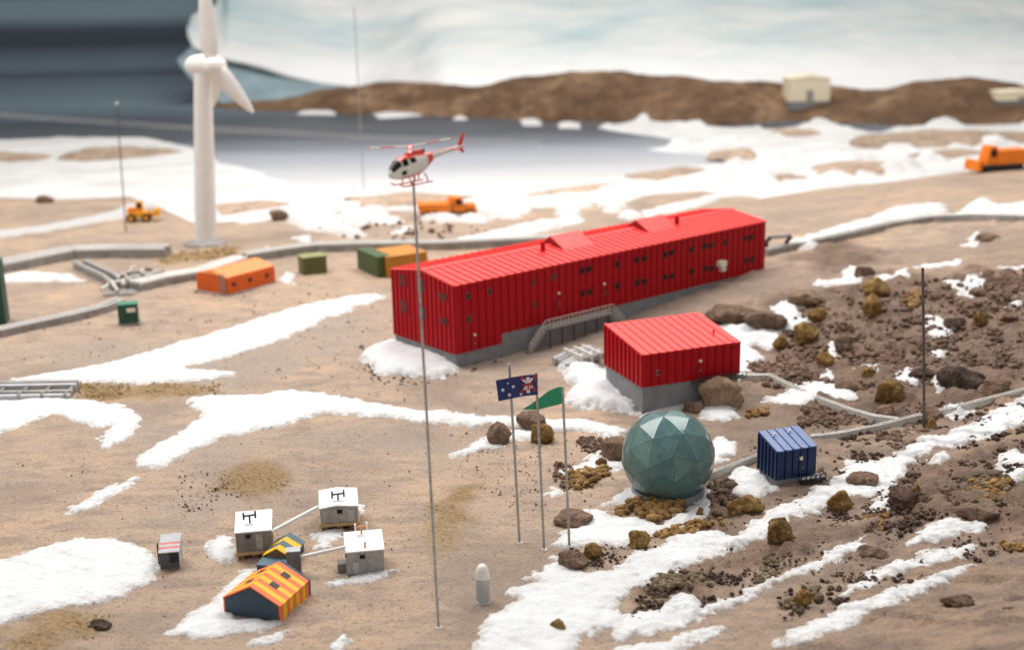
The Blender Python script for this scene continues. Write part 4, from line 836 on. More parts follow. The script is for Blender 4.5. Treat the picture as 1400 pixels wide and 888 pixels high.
    for ang in (0, 120, 240):
        a = R(ang + 61); d = Vector((math.cos(a), math.sin(a), 0)); n_ = Vector((-d.y, d.x, 0)); bl = None
        for i, (r0, r1, mt) in enumerate(((4, 24, HELIW), (24, 46, HELIR), (46, 63, HELIW), (63, 66, HELIR))):
            c0 = Vector((2, 0, 25.6)) + d * r0; c1 = Vector((2, 0, 25.6)) + d * r1; w = n_ * 2.1
            q = [c0 - w, c1 - w, c1 + w, c0 + w]; e = Vector((0, 0, 0.9))
            mb = MB().hexa([tuple(p * Lk) for p in q], [tuple((p + e) * Lk) for p in q])
            if bl is None: bl = mb.build('rotor_blade', mt, o)
            else: mb.build('blade_band', mt, bl)
    for sy in (-1, 1):
        y = 13 * sy
        MB().tube([tuple(Vector(p) * Lk) for p in ((31, y, -20), (26, y, -23), (18, y, -23.5), (-18, y, -23.5))], 1.0 * Lk, 8).build('skid', HELIR, o, True)
        for x in (14, -11): MB().tube([tuple(Vector(p) * Lk) for p in ((x, y * 0.45, -12), (x, y * 0.85, -16), (x, y, -23.5))], 0.9 * Lk, 8).build('skid_strut', HELIR, o, True)
    MB().tube([Vector((2, 0, -13)) * Lk, Vector((2, 0, -22)) * Lk], 1.6 * Lk, 8).build('mount', HELIR, o, True)
helicopter()

# ------------------------------------------------------------------ field huts
def quadframe(nb, rb, depth_px, h_px, rise_px=0.0, yaw=None):
    """near-left base corner, near-right base corner in pixels; depth, height in pixel sizes"""
    a = at(*nb); b_ = at(*rb); k = mpp(a); b_.z = a.z
    v = b_ - a; yw = math.atan2(v.y, v.x) if yaw is None else yaw
    L = (pt(rb[0], rb[1], a.y) - a).length / max(0.3, math.cos(yw))
    return a, yw, L, depth_px * k, h_px * k, rise_px * k, k
def hut(label, nb, rb, D, H, dy, wall, roofm, antenna, pal=True, gab=0.0, yaw=None, win=(0.30, 0.78), door=None):
    a, yw, L, d, h, rs, k = quadframe(nb, rb, D, H, dy, yaw); z0 = 0.0
    o = thing('antenna_hut', label, 'hut', a, yw, 'white roofed antenna huts')
    zp = (10 * k if pal else 0.0)
    if pal:
        pb = MB().box(-1.5 * k, -2.0 * k, zp * 0.55, L + 1.5 * k, d + 2 * k, zp).build('pallet', TAN, o)
        for x in (0.12, 0.5, 0.85): MB().box(L * x - 4 * k, -0.5 * k, -0.012, L * x + 4 * k, d, zp * 0.55).build('block', PALLET, pb)
    zt = zp + h; g = gab * k
    MB().hexa([(0, 0, zp), (L, 0, zp), (L, d, zp), (0, d, zp)], [(0, 0, zt), (L, 0, zt), (L, d, zt + rs), (0, d, zt + rs)]).build('wall', wall, o, bevel=0.0004)
    if g: MB().prism([(0.0002, zt - 0.0003), (L * 0.45, zt + g), (L - 0.0002, zt - 0.0003)], 'y', 0.0004, d * 0.98).build('gable', wall, o)
    ov = 1.0 * k; e = 0.0014; sl = rs / d
    def rz(y): return zt + rs * y / d
    if g:
        for (xa, xb, za, zb2) in ((-ov, L * 0.45, -0.0004, g), (L * 0.45, L + ov, g, -0.0004)):
            MB().hexa([(xa, -ov, rz(-ov) + za), (xb, -ov, rz(-ov) + zb2), (xb, d + ov, rz(d) + zb2), (xa, d + ov, rz(d) + za)], [(xa, -ov, rz(-ov) + za + e), (xb, -ov, rz(-ov) + zb2 + e), (xb, d + ov, rz(d) + zb2 + e), (xa, d + ov, rz(d) + za + e)]).build('roof', roofm, o)
    else:
        MB().hexa([(-ov, -ov, rz(-ov)), (L + ov, -ov, rz(-ov)), (L + ov, d + ov, rz(d)), (-ov, d + ov, rz(d))], [(-ov, -ov, rz(-ov) + e), (L + ov, -ov, rz(-ov) + e), (L + ov, d + ov, rz(d) + e), (-ov, d + ov, rz(d) + e)]).build('roof', roofm, o, bevel=0.0003)
    w = 7 * k; x = L * win[0]; z = zp + h * win[1]
    f = MB().box(x - w / 2, -0.0007, z - w * 0.4, x + w / 2, 0.0, z + w * 0.4).build('window', BLACK, o); MB().box(x - w * 0.4, -0.0009, z - w * 0.3, x + w * 0.4, -0.0006, z + w * 0.3).build('pane', DARK, f)
    if door: MB().box(L * door[0], -0.0006, zp + 0.001, L * door[0] + 9 * k, 0.0, zp + h * door[1]).build('door', HUTG if wall is HUTD else BOXG, o)
    MB().box(-0.0007, d * 0.35, zp + h * 0.55, 0.0, d * 0.5, zp + h * 0.85).build('side_window', DARK, o)
    ax, ay = L * antenna[0], d * antenna[1]; az = rz(ay) + e; am = antenna[2]; tip = antenna[3]; s_ = k * 1.0
    an = MB().tube([(ax, ay, az - 0.001), (ax, ay, az + 11 * s_)], 1.3 * s_, 8).build('antenna', am, o, True)
    MB().tube([(ax - 7 * s_, ay, az + 10 * s_), (ax + 7 * s_, ay, az + 11 * s_)], 1.5 * s_, 8).build('arm', am, an, True)
    for sx in (-1, 1): MB().box(ax + sx * 8 * s_ - 1.3 * s_, ay - 1.6 * s_, az + 5.5 * s_ + sx * s_ * 0.6, ax + sx * 8 * s_ + 1.3 * s_, ay + 1.6 * s_, az + 15.5 * s_ + sx * s_ * 0.6).build('paddle', tip, an)
    return o, L, d, zp, zt, k
hut('taupe walled hut with white roof and navy antenna, beside the blue and yellow striped hut', (324.5, 764), (371, 755), 51, 28, 8, HUTD, HUTW, (0.40, 0.42, ANTB, ANTB), win=(0.34, 0.80), door=(0.55, 0.9), yaw=R(9))
hut('pale walled hut with white roof and dark grey antenna, standing alone behind the tube', (439, 725), (489, 718), 50, 22, 5, HUTG, HUTW, (0.50, 0.30, ANTG, ANTG), gab=2.5, win=(0.52, 0.74), door=(0.72, 0.8), yaw=R(8))
oC, LC, dC, zpC, ztC, kC = hut('grey concrete hut with white roof, orange and white antenna and an orange stub', (474.5, 786), (524, 776), 47, 33, 8, HUTG, HUTW, (0.46, 0.86, ORSTUB, WHITE), pal=False, win=(0.43, 0.78), door=(0.16, 0.55), yaw=R(9))
MB().tube([(LC * 0.52, dC * 0.14, ztC - 0.001), (LC * 0.52, dC * 0.14, ztC + 11 * kC)], 1.4 * kC, 8).build('roof_stub', ORSTUB, oC, True)
MB().box(-12 * kC, dC * 0.25, -0.004, -0.3 * kC, dC * 0.55, 12 * kC).build('side_step', HUTD, oC)
def tube_link(label, p0, p1, z0, z1, r):
    a = at(*p0); b_ = at(*p1); ya = a.y; yb = b_.y
    A = pt(*z0, ya); Bq = pt(*z1, yb); tag(MB().tube([A, Bq], r, 12).build('link_tube', WHITE, None, True), label, 'tube', 'white tubes between the huts')
tube_link('white tube joining the navy antenna hut and the grey antenna hut', (371, 757), (434, 722), (370, 726.5), (434, 692.5), 0.0018)
tube_link('white tube joining the grey chimney box and the concrete hut', (413, 784), (472, 784), (412, 760.5), (472.5, 747), 0.0018)
# striped hut (gable end to the viewer, long axis away)
def gable_hut(name, label, fl, fr, ap_px, wallH, Lpx_back, pats, n):
    """fl, fr: front-left and front-right base corners; ap_px apex pixel; Lpx_back: pixel of the rear right base corner"""
    a = at(*fl); b_ = at(*fr); c = at(*Lpx_back); k = mpp(a)
    w = math.hypot(b_.x - a.x, b_.y - a.y); yw = math.atan2(b_.y - a.y, b_.x - a.x)
    ax = Vector((-math.sin(yw), math.cos(yw), 0)); D = (c - b_).dot(ax); shear = (c - b_).dot(Vector((math.cos(yw), math.sin(yw), 0)))
    return a, yw, w, D, shear, k
aE = at(300, 846); bE = at(382.5, 851.5); cE = at(424.5, 812.5); kE = mpp(aE)
axis = (cE - bE); yE = math.atan2(axis.y, axis.x) - math.pi / 2      # local +y is the long axis
DE = axis.length; acr = Vector((math.cos(yE), math.sin(yE), 0)); WE = abs((bE - aE).dot(acr)); 
print('striped hut', WE, DE, math.degrees(yE))
hE = thing('striped_hut', 'orange and yellow striped gabled hut with dark slate end wall', 'hut', bE, yE)
# local frame: origin at front-right base corner, -x to the left
hw = 24.0 * kE; hr = hw + 23 * kE; x0, x1, xm = -WE, 0.0, -WE / 2
def gpoly(e=0.0): return [(x0 - e, 0.0), (x1 + e, 0.0), (x1 + e, hw), (xm, hr + e), (x0 - e, hw)]
MB().prism(gpoly(-0.0012), 'y', 0.0012, DE - 0.0012).build('wall', SLATE, hE)
MB().prism(gpoly(-0.0004), 'y', 0.0, 0.0012).build('end_wall', SLATE, hE); MB().prism(gpoly(0.0008), 'y', DE - 0.0045, DE).build('end_wall', SLATE, hE)
ns = 9; wd = (DE - 0.0047) / ns
for i in range(ns):
    y0 = 0.0002 + i * wd; y1 = y0 + wd - 0.00015; mt = STO if i % 2 == 0 else STY; e = 0.0013
    MB().hexa([(x1 + 0.0002, y0, 0.0008), (x1 + 0.0013, y0, 0.0008), (x1 + 0.0013, y1, 0.0008), (x1 + 0.0002, y1, 0.0008)], [(x1 - 0.0004, y0, hw), (x1 + 0.0012, y0, hw), (x1 + 0.0012, y1, hw), (x1 - 0.0004, y1, hw)]).build('wall_panel', mt, hE)
    MB().hexa([(x0 - 0.0013, y0, 0.0008), (x0 - 0.0002, y0, 0.0008), (x0 - 0.0002, y1, 0.0008), (x0 - 0.0013, y1, 0.0008)], [(x0 - 0.0012, y0, hw), (x0 + 0.0004, y0, hw), (x0 + 0.0004, y1, hw), (x0 - 0.0012, y1, hw)]).build('wall_panel', mt, hE)
    for (xa, xb, za, zb2) in ((xm, x1 + 0.0018, hr, hw - 0.0002), (x0 - 0.0018, xm, hw - 0.0002, hr)):
        MB().hexa([(xa, y0, za), (xb, y0, zb2), (xb, y1, zb2), (xa, y1, za)], [(xa, y0, za + e), (xb, y0, zb2 + e), (xb, y1, zb2 + e), (xa, y1, za + e)]).build('roof_panel', mt, hE)
for yy in (0.36, 0.72):
    for sg in (1, -1):
        y0 = DE * yy - 0.0042; y1 = y0 + 0.0075; xa = xm + sg * WE * 0.17; xb = xm + sg * WE * 0.30; sl = (hr - hw) / (WE / 2)
        za = hr - abs(xa - xm) * sl + 0.0012; zb2 = hr - abs(xb - xm) * sl + 0.0012; e = 0.0008
        q = [(xa, y0, za), (xb, y0, zb2), (xb, y1, zb2), (xa, y1, za)]
        MB().hexa(q, [(p[0], p[1], p[2] + e) for p in q]).build('skylight', BLACK, hE)
# small blue and yellow striped hut with slate annex and grey chimney box
aF = at(352, 789); kF = mpp(aF); yF = yE + R(8)
hF = thing('striped_hut', 'small blue and yellow striped gabled hut with terracotta gable', 'hut', aF + Vector((0, 0.012, 0)), yF)
wF = 38 * kF; dF = 52 * kF; h1 = 15 * kF; h2 = h1 + 12 * kF; oy = 20 * kF
MB().prism([(0, 0), (wF, 0), (wF, h1), (wF / 2, h2), (0, h1)], 'y', oy + 0.0006, oy + dF).build('wall', SLATE, hF)
MB().prism([(0.001, 0.0), (wF - 0.001, 0.0), (wF - 0.001, h1), (wF / 2, h2 - 0.0006), (0.001, h1)], 'y', oy - 0.0002, oy + 0.0006).build('gable', BRICK, hF)
for i in range(4):
    y0 = oy - 0.0012 + i * (dF + 0.0012) / 4; y1 = y0 + dF / 4 - 0.0001; mt = STY if i % 2 == 0 else SLATEL; e = 0.0012
    for (xa, xb, za, zb2) in ((wF / 2, wF + 0.0018, h2, h1 - 0.0003), (-0.0018, wF / 2, h1 - 0.0003, h2)):
        MB().hexa([(xa, y0, za), (xb, y0, zb2), (xb, y1, zb2), (xa, y1, za)], [(xa, y0, za + e), (xb, y0, zb2 + e), (xb, y1, zb2 + e), (xa, y1, za + e)]).build('roof_panel', mt, hF)
MB().box(-1 * kF, -6 * kF, 0, wF + 2 * kF, oy - 0.0004, 13 * kF).build('annex', SLATE, hF); MB().box(-2 * kF, -7 * kF, 13 * kF, wF + 3 * kF, oy - 0.0003, 13 * kF + 0.001).build('annex_roof', SLATEL, hF)
gC = at(393, 787); kc = mpp(gC); ch = thing('chimney_box', 'upright dark grey box with white top beside the striped huts', 'box', gC, R(6))
MB().box(0, 0, -0.003, 19 * kc, 15 * kc, 35 * kc).build('body', HUTD, ch, bevel=0.0003); MB().box(-0.3 * kc, -0.3 * kc, 35 * kc, 19.5 * kc, 15.4 * kc, 35 * kc + 0.0007).build('top', BOXG, ch)
# grey box with red roof stripes and black mast
gG = at(219.5, 779); kg = mpp(gG); gb = thing('generator_box', 'grey box with two red roof stripes and a black ladder', 'box', gG, R(9))
Lg, Dg, Hg = 26.5 * kg, 42 * kg, 25 * kg; rs = 8 * kg
MB().hexa([(0, 0, 0.001), (Lg, 0, 0.001), (Lg, Dg, 0.001), (0, Dg, 0.001)], [(0, 0, Hg), (Lg, 0, Hg), (Lg, Dg, Hg + rs), (0, Dg, Hg + rs)]).build('body', BOXG, gb)
MB().box(0.0003, -0.0006, 0.0016, Lg - 0.0003, 0.0, Hg - 0.0006).build('front', BOXD, gb); MB().box(Lg * 0.52, -0.0011, Hg * 0.42, Lg * 0.97, -0.0005, Hg * 0.96).build('panel', BLACK, gb)
def gs(y0, y1, mt, nm):
    z = lambda y: Hg + rs * y / Dg
    MB().hexa([(-0.0005, y0, z(y0)), (Lg + 0.0005, y0, z(y0)), (Lg + 0.0005, y1, z(y1)), (-0.0005, y1, z(y1))], [(-0.0005, y0, z(y0) + 0.0009), (Lg + 0.0005, y0, z(y0) + 0.0009), (Lg + 0.0005, y1, z(y1) + 0.0009), (-0.0005, y1, z(y1) + 0.0009)]).build(nm, mt, gb)
for f0, f1, mt in ((-0.02, 0.18, BOXG), (0.18, 0.30, BOXR), (0.30, 0.42, BOXG), (0.42, 0.54, BOXR), (0.54, 1.02, BOXG)): gs(f0 * Dg, f1 * Dg, mt, 'roof_stripe')
mb = MB()
for y in (0.3, 0.42): mb.tube([(-0.0022, Dg * y, -0.002), (-0.0022, Dg * y, Hg + 8 * kg)], 0.0006, 6)
for i in range(10): mb.tube([(-0.0022, Dg * 0.3, i * 3.4 * kg), (-0.0022, Dg * 0.42, i * 3.4 * kg)], 0.0004, 5)
mb.build('ladder', BLACK, gb)
for x in (0.2, 0.8): MB().tube([(Lg * x, 0.002, 0.0006), (Lg * x, Dg - 0.002, 0.0006)], 0.0009, 8).build('runner', BLACK, gb)

# ------------------------------------------------------------------ boxes and buildings farther back
def pbox(name, label, cat, nb, yawdeg, Lp, Dp, Hp, mat, topm=None, group=None, gab=0, bevel=0.0015, ribs=0):
    a = at(*nb); k = mpp(a); o = thing(name, label, cat, a, R(yawdeg), group); L, D, H = Lp * k, Dp * k, Hp * k
    MB().box(0, 0, -0.01, L, D, H).build('body', mat, o, bevel=bevel)
    if gab:
        MB().hexa([(-0.001, -0.001, H), (L + 0.001, -0.001, H), (L + 0.001, D + 0.001, H), (-0.001, D + 0.001, H)], [(0.002, D * 0.45, H + gab * k), (L - 0.002, D * 0.45, H + gab * k), (L - 0.002, D * 0.55, H + gab * k), (0.002, D * 0.55, H + gab * k)]).build('roof', topm or mat, o, bevel=bevel)
    elif topm: MB().box(-0.0008, -0.0008, H - 0.0006, L + 0.0008, D + 0.0008, H + 0.0018).build('top', topm, o, bevel=0.0006)
    for i in range(ribs):
        x = L * (i + 0.5) / ribs; MB().box(x - 0.0018, -0.0015, 0.002, x + 0.0018, 0, H - 0.003).build('rib', mat, o)
    return o, L, D, H, k
oO, LO, DO, HO, kO = pbox('orange_building', 'bright orange rounded building with three small black windows', 'building', (311, 405), 54, 92, 63, 25, ORANGE, ORANGER, gab=9, bevel=0.004)
for t in (0.14, 0.47, 0.81):
    w = MB().box(LO * t - 3 * kO, -0.001, HO * 0.48, LO * t + 3 * kO, 0.001, HO * 0.48 + 5 * kO).build('window', BLACK, oO)
MB().box(-0.006, -0.004, -0.02, LO * 1.0, DO, 0.003).build('base', CONDG, oO)
mb = MB()
for y in (0.03, 0.14): mb.tube([(-0.004, DO * y, 0), (-0.004, DO * y, HO + 7 * kO)], 0.0016, 6)
for i in range(7): mb.tube([(-0.004, DO * 0.03, i * 4.5 * kO + 0.002), (-0.004, DO * 0.14, i * 4.5 * kO + 0.002)], 0.001, 5)
mb.build('ladder', CONDG, oO)
for (x, y, px, py, lb) in ((395, 380, 14, 7, 'b'),): snow([(384, 384), (392, 374), (402, 376), (398, 386)], 0.006, 'snow scrap at the end of the orange building', SNOWFAR)
b4, t4_ = at(375, 362), None; q = pt(362, 338, b4.y + 0.1); tag(MB().tube([pt(376, 358, b4.y + 0.10), q], 0.008, 10, 0.0085).build('white_stack', WHITE, None, True), 'short white slanted flue behind the orange building', 'flue')
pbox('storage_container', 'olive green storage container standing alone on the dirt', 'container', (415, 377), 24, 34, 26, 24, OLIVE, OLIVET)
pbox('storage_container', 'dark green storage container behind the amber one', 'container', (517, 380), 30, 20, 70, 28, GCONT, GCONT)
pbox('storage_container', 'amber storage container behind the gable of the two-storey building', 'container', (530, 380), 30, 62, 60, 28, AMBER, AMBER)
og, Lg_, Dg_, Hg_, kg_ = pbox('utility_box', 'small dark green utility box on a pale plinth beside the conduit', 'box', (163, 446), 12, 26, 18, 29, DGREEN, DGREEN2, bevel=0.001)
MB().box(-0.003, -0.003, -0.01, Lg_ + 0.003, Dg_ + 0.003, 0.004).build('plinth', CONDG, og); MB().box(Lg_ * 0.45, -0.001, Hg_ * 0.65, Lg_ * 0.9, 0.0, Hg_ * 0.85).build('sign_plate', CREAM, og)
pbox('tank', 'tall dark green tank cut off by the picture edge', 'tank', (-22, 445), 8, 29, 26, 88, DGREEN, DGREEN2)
pbox('utility_box', 'little grey box standing by the snowy conduit on the hill', 'box', (1161, 326), 15, 11, 9, 10, CONDG, None)
# far cream buildings on the ridge
def far_hut(label, px0, px1, pyb, Hp, Y, dep):
    cx = (px0 + px1) / 2; i = int(round((cx - 285) / (1700 - 285) * 419)); cv = RIDGE['V'][i * 40:(i + 1) * 40]
    for p in cv[:30]:
        q = p - np.array([0, 0, CAMZ]); py = H0 / 2 - F0 * (q @ UPV) / (q @ FWD)
        if py < pyb: Y = p[1]; break
    a = pt(px0, pyb, Y); b_ = pt(px1, pyb, Y); k = mpp(a); o = thing('cream_building', label, 'building', a, 0); L = b_.x - a.x; H = Hp * k
    MB().box(0, 0, H * 0.2, L, dep, H).build('wall', FARHUT, o); MB().box(0.002, 0.002, -0.012, L - 0.002, dep - 0.002, H * 0.2).build('foundation', GREY, o)
    MB().prism([(-0.004, H), (L * 0.5, H * 1.12), (L + 0.004, H)], 'y', -0.004, dep + 0.004).build('roof', FARHUT, o); MB().box(L * 0.42, -0.004, H * 0.25, L * 0.58, 0, H * 0.6).build('door', CONDG, o)
far_hut('cream building on a grey base standing on the brown ridge', 1079, 1134, 147, 38, 5.28, 0.14)
far_hut('low cream building at the end of the brown ridge', 1364, 1430, 141, 14, 5.55, 0.12)

# ------------------------------------------------------------------ wind turbine
gT = at(281.5, 333); kT = mpp(gT); tT = pt(277, 100, gT.y); wt = thing('wind_turbine', 'white wind turbine towering over the far beach', 'wind turbine', gT)
v = tT - gT
MB().tube([(0, 0, -0.01), tuple(v * 0.3), tuple(v * 0.7), tuple(v)], 15.5 * kT, 28, 11.5 * kT).build('tower', WHITE, wt, True)
MB().lathe([(30 * kT, -0.01), (29 * kT, 0.004), (17 * kT, 0.008)], 20).build('base_pad', CONDG, wt, True)
nz = pt(281, 90, gT.y) - gT; mb = MB(); nu, nv = 20, 14
for i in range(nv + 1):
    a = math.pi * i / nv; xx = -math.cos(a)
    for j in range(nu): b_ = 2 * math.pi * j / nu; mb.v.append((nz.x + xx * 30 * kT, nz.y - xx * 10 * kT + math.sin(a) ** 0.8 * math.cos(b_) * 15 * kT, nz.z + math.sin(a) ** 0.8 * math.sin(b_) * 15 * kT))
for i in range(nv):
    for j in range(nu): mb.f.append((i * nu + j, i * nu + (j + 1) % nu, (i + 1) * nu + (j + 1) % nu, (i + 1) * nu + j))
mb.build('nacelle', WHITE, wt, True)
def blade(p0, p1, y0, y1, w0, w1):
    A = pt(*p0, gT.y + y0) - gT; C = pt(*p1, gT.y + y1) - gT; d = (C - A); n = Vector((0, 1, 0)).cross(d).normalized(); mb = MB(); m = 10
    prof = [0.55, 0.9, 1.0, 0.98, 0.92, 0.84, 0.74, 0.64, 0.52, 0.40, 0.18]
    for i in range(m + 1):
        c = A + d * (i / m); w = prof[i] * w0 * kT; t = (1 - 0.7 * i / m) * 5 * kT
        for s in range(8): a = 2 * math.pi * s / 8; q = c + n * (math.cos(a) * w) + Vector((0, 1, 0)) * (math.sin(a) * t); mb.v.append(tuple(q))
    for i in range(m):
        for s in range(8): mb.f.append((i * 8 + s, i * 8 + (s + 1) % 8, (i + 1) * 8 + (s + 1) % 8, (i + 1) * 8 + s))
    mb.f.append(tuple(range(8))[::-1]); mb.f.append(tuple(m * 8 + i for i in range(8))); mb.build('blade', WHITE, wt, True)
yb = -16 * kT
blade((288, 82), (276, -50), yb, yb, 12, 0); blade((293, 92), (346, 154), yb, yb, 12.5, 0); blade((294, 96), (291, 146), 14 * kT, 60 * kT, 10, 0)
MB().lathe([(11 * kT, -6 * kT), (12 * kT, 0), (8 * kT, 7 * kT), (2 * kT, 10 * kT)], 14, tuple(pt(291, 88, gT.y + yb) - gT)).build('hub', WHITE, wt, True)

# ------------------------------------------------------------------ far masts, overhead wire, vehicles
pole('mast', 'thin dark mast with a pale ball near the yellow loader', 'mast', (172, 316), (160, 146), 0.0015, DSTEEL, foot=False)
bm_ = at(172, 316); c = pt(159.5, 142, bm_.y); tag(MB().lathe([(0.0005, -0.005), (0.004, -0.003), (0.005, 0), (0.004, 0.003), (0.0005, 0.005)], 14, c).build('mast_ball', CAPG, None, True), 'pale ball on top of the thin far mast', 'ball')
bmid = at(498, 270); tag(MB().tube([tuple(bmid), tuple(pt(484, 10, bmid.y))], 0.0013, 8).build('mast', CONDG, None), 'faint tall grey mast rising before the ice sheet', 'mast')
for i, (a, b_) in enumerate((((-120, 146), (740, 194)), ((-120, 150), (740, 199)))):
    A = pt(*a, 4.2); C = pt(*b_, 4.2); M_ = (A + C) / 2 - Vector((0, 0, 0.012)); tag(MB().tube([A, A.lerp(M_, 0.5) - Vector((0, 0, 0.004)), M_, M_.lerp(C, 0.5) - Vector((0, 0, 0.004)), C], 0.0011, 6).build('overhead_wire', STEEL), ['upper thin pale wire strung across the bay behind the wind turbine', 'lower thin pale wire strung across the bay behind the wind turbine'][i], 'wire', 'wires across the bay')
def wheel(par, x, y, r, w, k):
    t = MB().tube([(x * k, (y - w / 2) * k, r * k), (x * k, (y + w / 2) * k, r * k)], r * k, 16).build('wheel', RUBBER, par, True)
    MB().tube([(x * k, (y - w / 2 - 0.3) * k, r * k), (x * k, (y + w / 2 + 0.3) * k, r * k)], r * 0.5 * k, 12).build('rim', YELLOW, t, True)
gt = at(614, 298); k = mpp(gt); tr = thing('dump_truck', 'orange dump truck parked on the far beach', 'truck', gt, R(8)); s = k
def hx(name, x0, x1, y0, y1, z0, z1, mat, ins=(0, 0, 0, 0), par=None):
    MB().hexa([(x0 * s, y0 * s, z0 * s), (x1 * s, y0 * s, z0 * s), (x1 * s, y1 * s, z0 * s), (x0 * s, y1 * s, z0 * s)], [((x0 + ins[0]) * s, (y0 + ins[2]) * s, z1 * s), ((x1 - ins[1]) * s, (y0 + ins[2]) * s, z1 * s), ((x1 - ins[1]) * s, (y1 - ins[3]) * s, z1 * s), ((x0 + ins[0]) * s, (y1 - ins[3]) * s, z1 * s)]).build(name, mat, par or tr, bevel=0.0012)
hx('chassis', -38, 38, 4, 22, 4, 9, BLACK); hx('bed', -40, 4, 0, 27, 8, 20, TRUCKO, (-3, 0, -1, -1)); hx('cab', 6, 24, 1, 26, 8, 27, TRUCKO, (1, 6, 1, 1)); hx('hood', 24, 40, 3, 24, 7, 17, TRUCKO, (0, 3, 1, 1)); hx('cab_guard', 0, 8, 0, 27, 20, 28, TRUCKO, (3, 0, 0, 0)); hx('cab_window', 10, 20, 0.4, 1.6, 18, 25, DARK, (1, 4, 0.3, 0))
hx('windshield', 20, 23.5, 3, 24, 17.5, 26, FLAGW, (-1, 5, 0, 0))
for x in (-30, -18, 30):
    for y in (2, 25): wheel(tr, x, y, 5.5, 5, s)
gl_ = at(192, 304); k = mpp(gl_); tr = thing('loader', 'small yellow wheel loader on the far beach', 'loader', gl_, R(6)); s = k
hx('chassis', -18, 10, 3, 19, 5, 13, YELLOW, (1, 2, 0, 0)); hx('cab', -6, 4, 5, 17, 13, 28, YELLOW, (1, 1, 1, 1)); hx('engine', -18, -7, 4, 18, 12, 19, TRUCKO, (1, 0, 1, 1)); hx('arm', 6, 18, 9, 13, 8, 12, YELLOW); hx('bucket', 16, 26, 1, 21, 7, 17, YELLOW, (3, 0, 0, 0)); hx('cab_window', -4, 2, 4.4, 5.5, 19, 26, DARK)
for x in (-12, 8):
    for y in (1, 21): wheel(tr, x, y, 6, 5, s)
go = at(1370, 234); k = mpp(go); tr = thing('tracked_vehicle', 'orange tracked vehicle on the far snow by the ridge', 'vehicle', go, R(14)); s = k
hx('track', -34, 34, -2, 6, 0, 9, RUBBER, (3, 3, 0, 0)); hx('track', -34, 34, 20, 28, 0, 9, RUBBER, (3, 3, 0, 0)); hx('body', -6, 42, 0, 26, 8, 28, TRUCKO, (0, 2, 1, 1)); hx('cab', -24, -6, 2, 24, 8, 34, TRUCKO, (6, 1, 1, 1)); hx('blade', -40, -34, -4, 30, 2, 16, TRUCKO, (2, 0, 0, 0)); hx('arm', -34, -22, 9, 17, 8, 14, ORANGE); hx('cab_window', -17, -9, 1.4, 3, 20, 30, DARK)

# ------------------------------------------------------------------ conduits and pipe racks
def conduit(label, px, w, h, mat, name='conduit', lines=2, lift=0.0055, group=None, sub=5, posts=0):
    pts = [at(*p) for p in px]; fine = []
    for i in range(len(pts) - 1):
        for j in range(sub): fine.append(pts[i].lerp(pts[i + 1], j / sub))
    fine.append(pts[-1]); base = Vector(pts[0]); o = thing(name, label, 'conduit', base, 0, group)
    fine = [Vector((p.x, p.y, max(float(hb(p.x, p.y)), p.z) + lift)) - base for p in fine]; side = []
    for i in range(len(fine)):
        t = fine[min(i + 1, len(fine) - 1)] - fine[max(i - 1, 0)]; n = Vector((-t.y, t.x, 0)).normalized(); side.append(n)
    def ribbon(off, hw_, z0, z1, nm, mt):
        mb = MB(); V = []
        for p, n in zip(fine, side):
            for (sx, z) in ((-1, z0), (1, z0), (1, z1), (-1, z1)): V.append(p + n * (off + sx * hw_) + Vector((0, 0, z)))
        F_ = [(0, 1, 2, 3), tuple(len(V) - 4 + i for i in (3, 2, 1, 0))]
        for i in range(len(fine) - 1):
            for j in range(4): F_.append((i * 4 + j, i * 4 + (j + 1) % 4, i * 4 + 4 + (j + 1) % 4, i * 4 + 4 + j))
        mb.add(V, F_).build(nm, mt, o)
    ribbon(0, w / 2, -0.01 - lift * 0, h, 'tray', mat)
    if lines:
        ribbon(0, w * 0.30, h + 0.0001, h + 0.0006, 'groove', CONDDARK)
        for kx in np.linspace(-w * 0.36, w * 0.36, lines):
            MB().tube([p + n * kx + Vector((0, 0, h + w * 0.12)) for p, n in zip(fine, side)], w * 0.15, 8).build('pipe', CONDLINE, o, True)
    if posts:
        for i in range(0, len(fine), posts): p = fine[i]; MB().box(p.x - w * 0.2, p.y - w * 0.2, p.z - 0.02 - lift, p.x + w * 0.2, p.y + w * 0.2, p.z - 0.0098).build('support', CONDDARK, o)
    return o
conduit('pale double conduit running downhill from the small red building', [(1013, 520.5), (1052, 520.5), (1085, 536), (1120, 552), (1160, 567), (1195, 577), (1228, 581)], 0.0072, 0.003, CONDUIT)
conduit('long ribbed conduit climbing the hillside past the wire mast', [(1107, 605), (1150, 600), (1200, 590), (1250, 577), (1300, 566), (1350, 553), (1400, 540), (1480, 520)], 0.0060, 0.003, CONDUIT)
conduit('short conduit between the radome and the blue hut', [(966, 657), (1000, 645), (1040, 629)], 0.0050, 0.003, CONDUIT)
conduit('pale raised conduit leading uphill from the end of the two-storey building', [(1046, 350), (1075, 343), (1110, 337), (1160, 326), (1220, 312), (1275, 303), (1330, 301), (1400, 303), (1480, 302)], 0.014, 0.003, CONDG, lift=0.008, posts=4)
conduit('pale conduit curving in from the left to the green utility box', [(-60, 468), (0, 460), (50, 449), (100, 438), (140, 428), (165, 418)], 0.020, 0.005, CONDG)
conduit('wide grey conduit between the pipe tangle and the orange building', [(185, 398), (225, 388), (275, 380), (330, 362)], 0.038, 0.005, CONDG, lines=3)
conduit('long pale conduit wall behind the two-storey building', [(335, 358), (385, 350), (430, 344), (500, 342), (600, 341), (700, 336), (830, 330)], 0.024, 0.008, CONDG)
conduit('dark sided raised conduit crossing behind the pipe tangle', [(-60, 377), (0, 372), (50, 362), (100, 352), (160, 350), (230, 350)], 0.040, 0.008, CONDG)
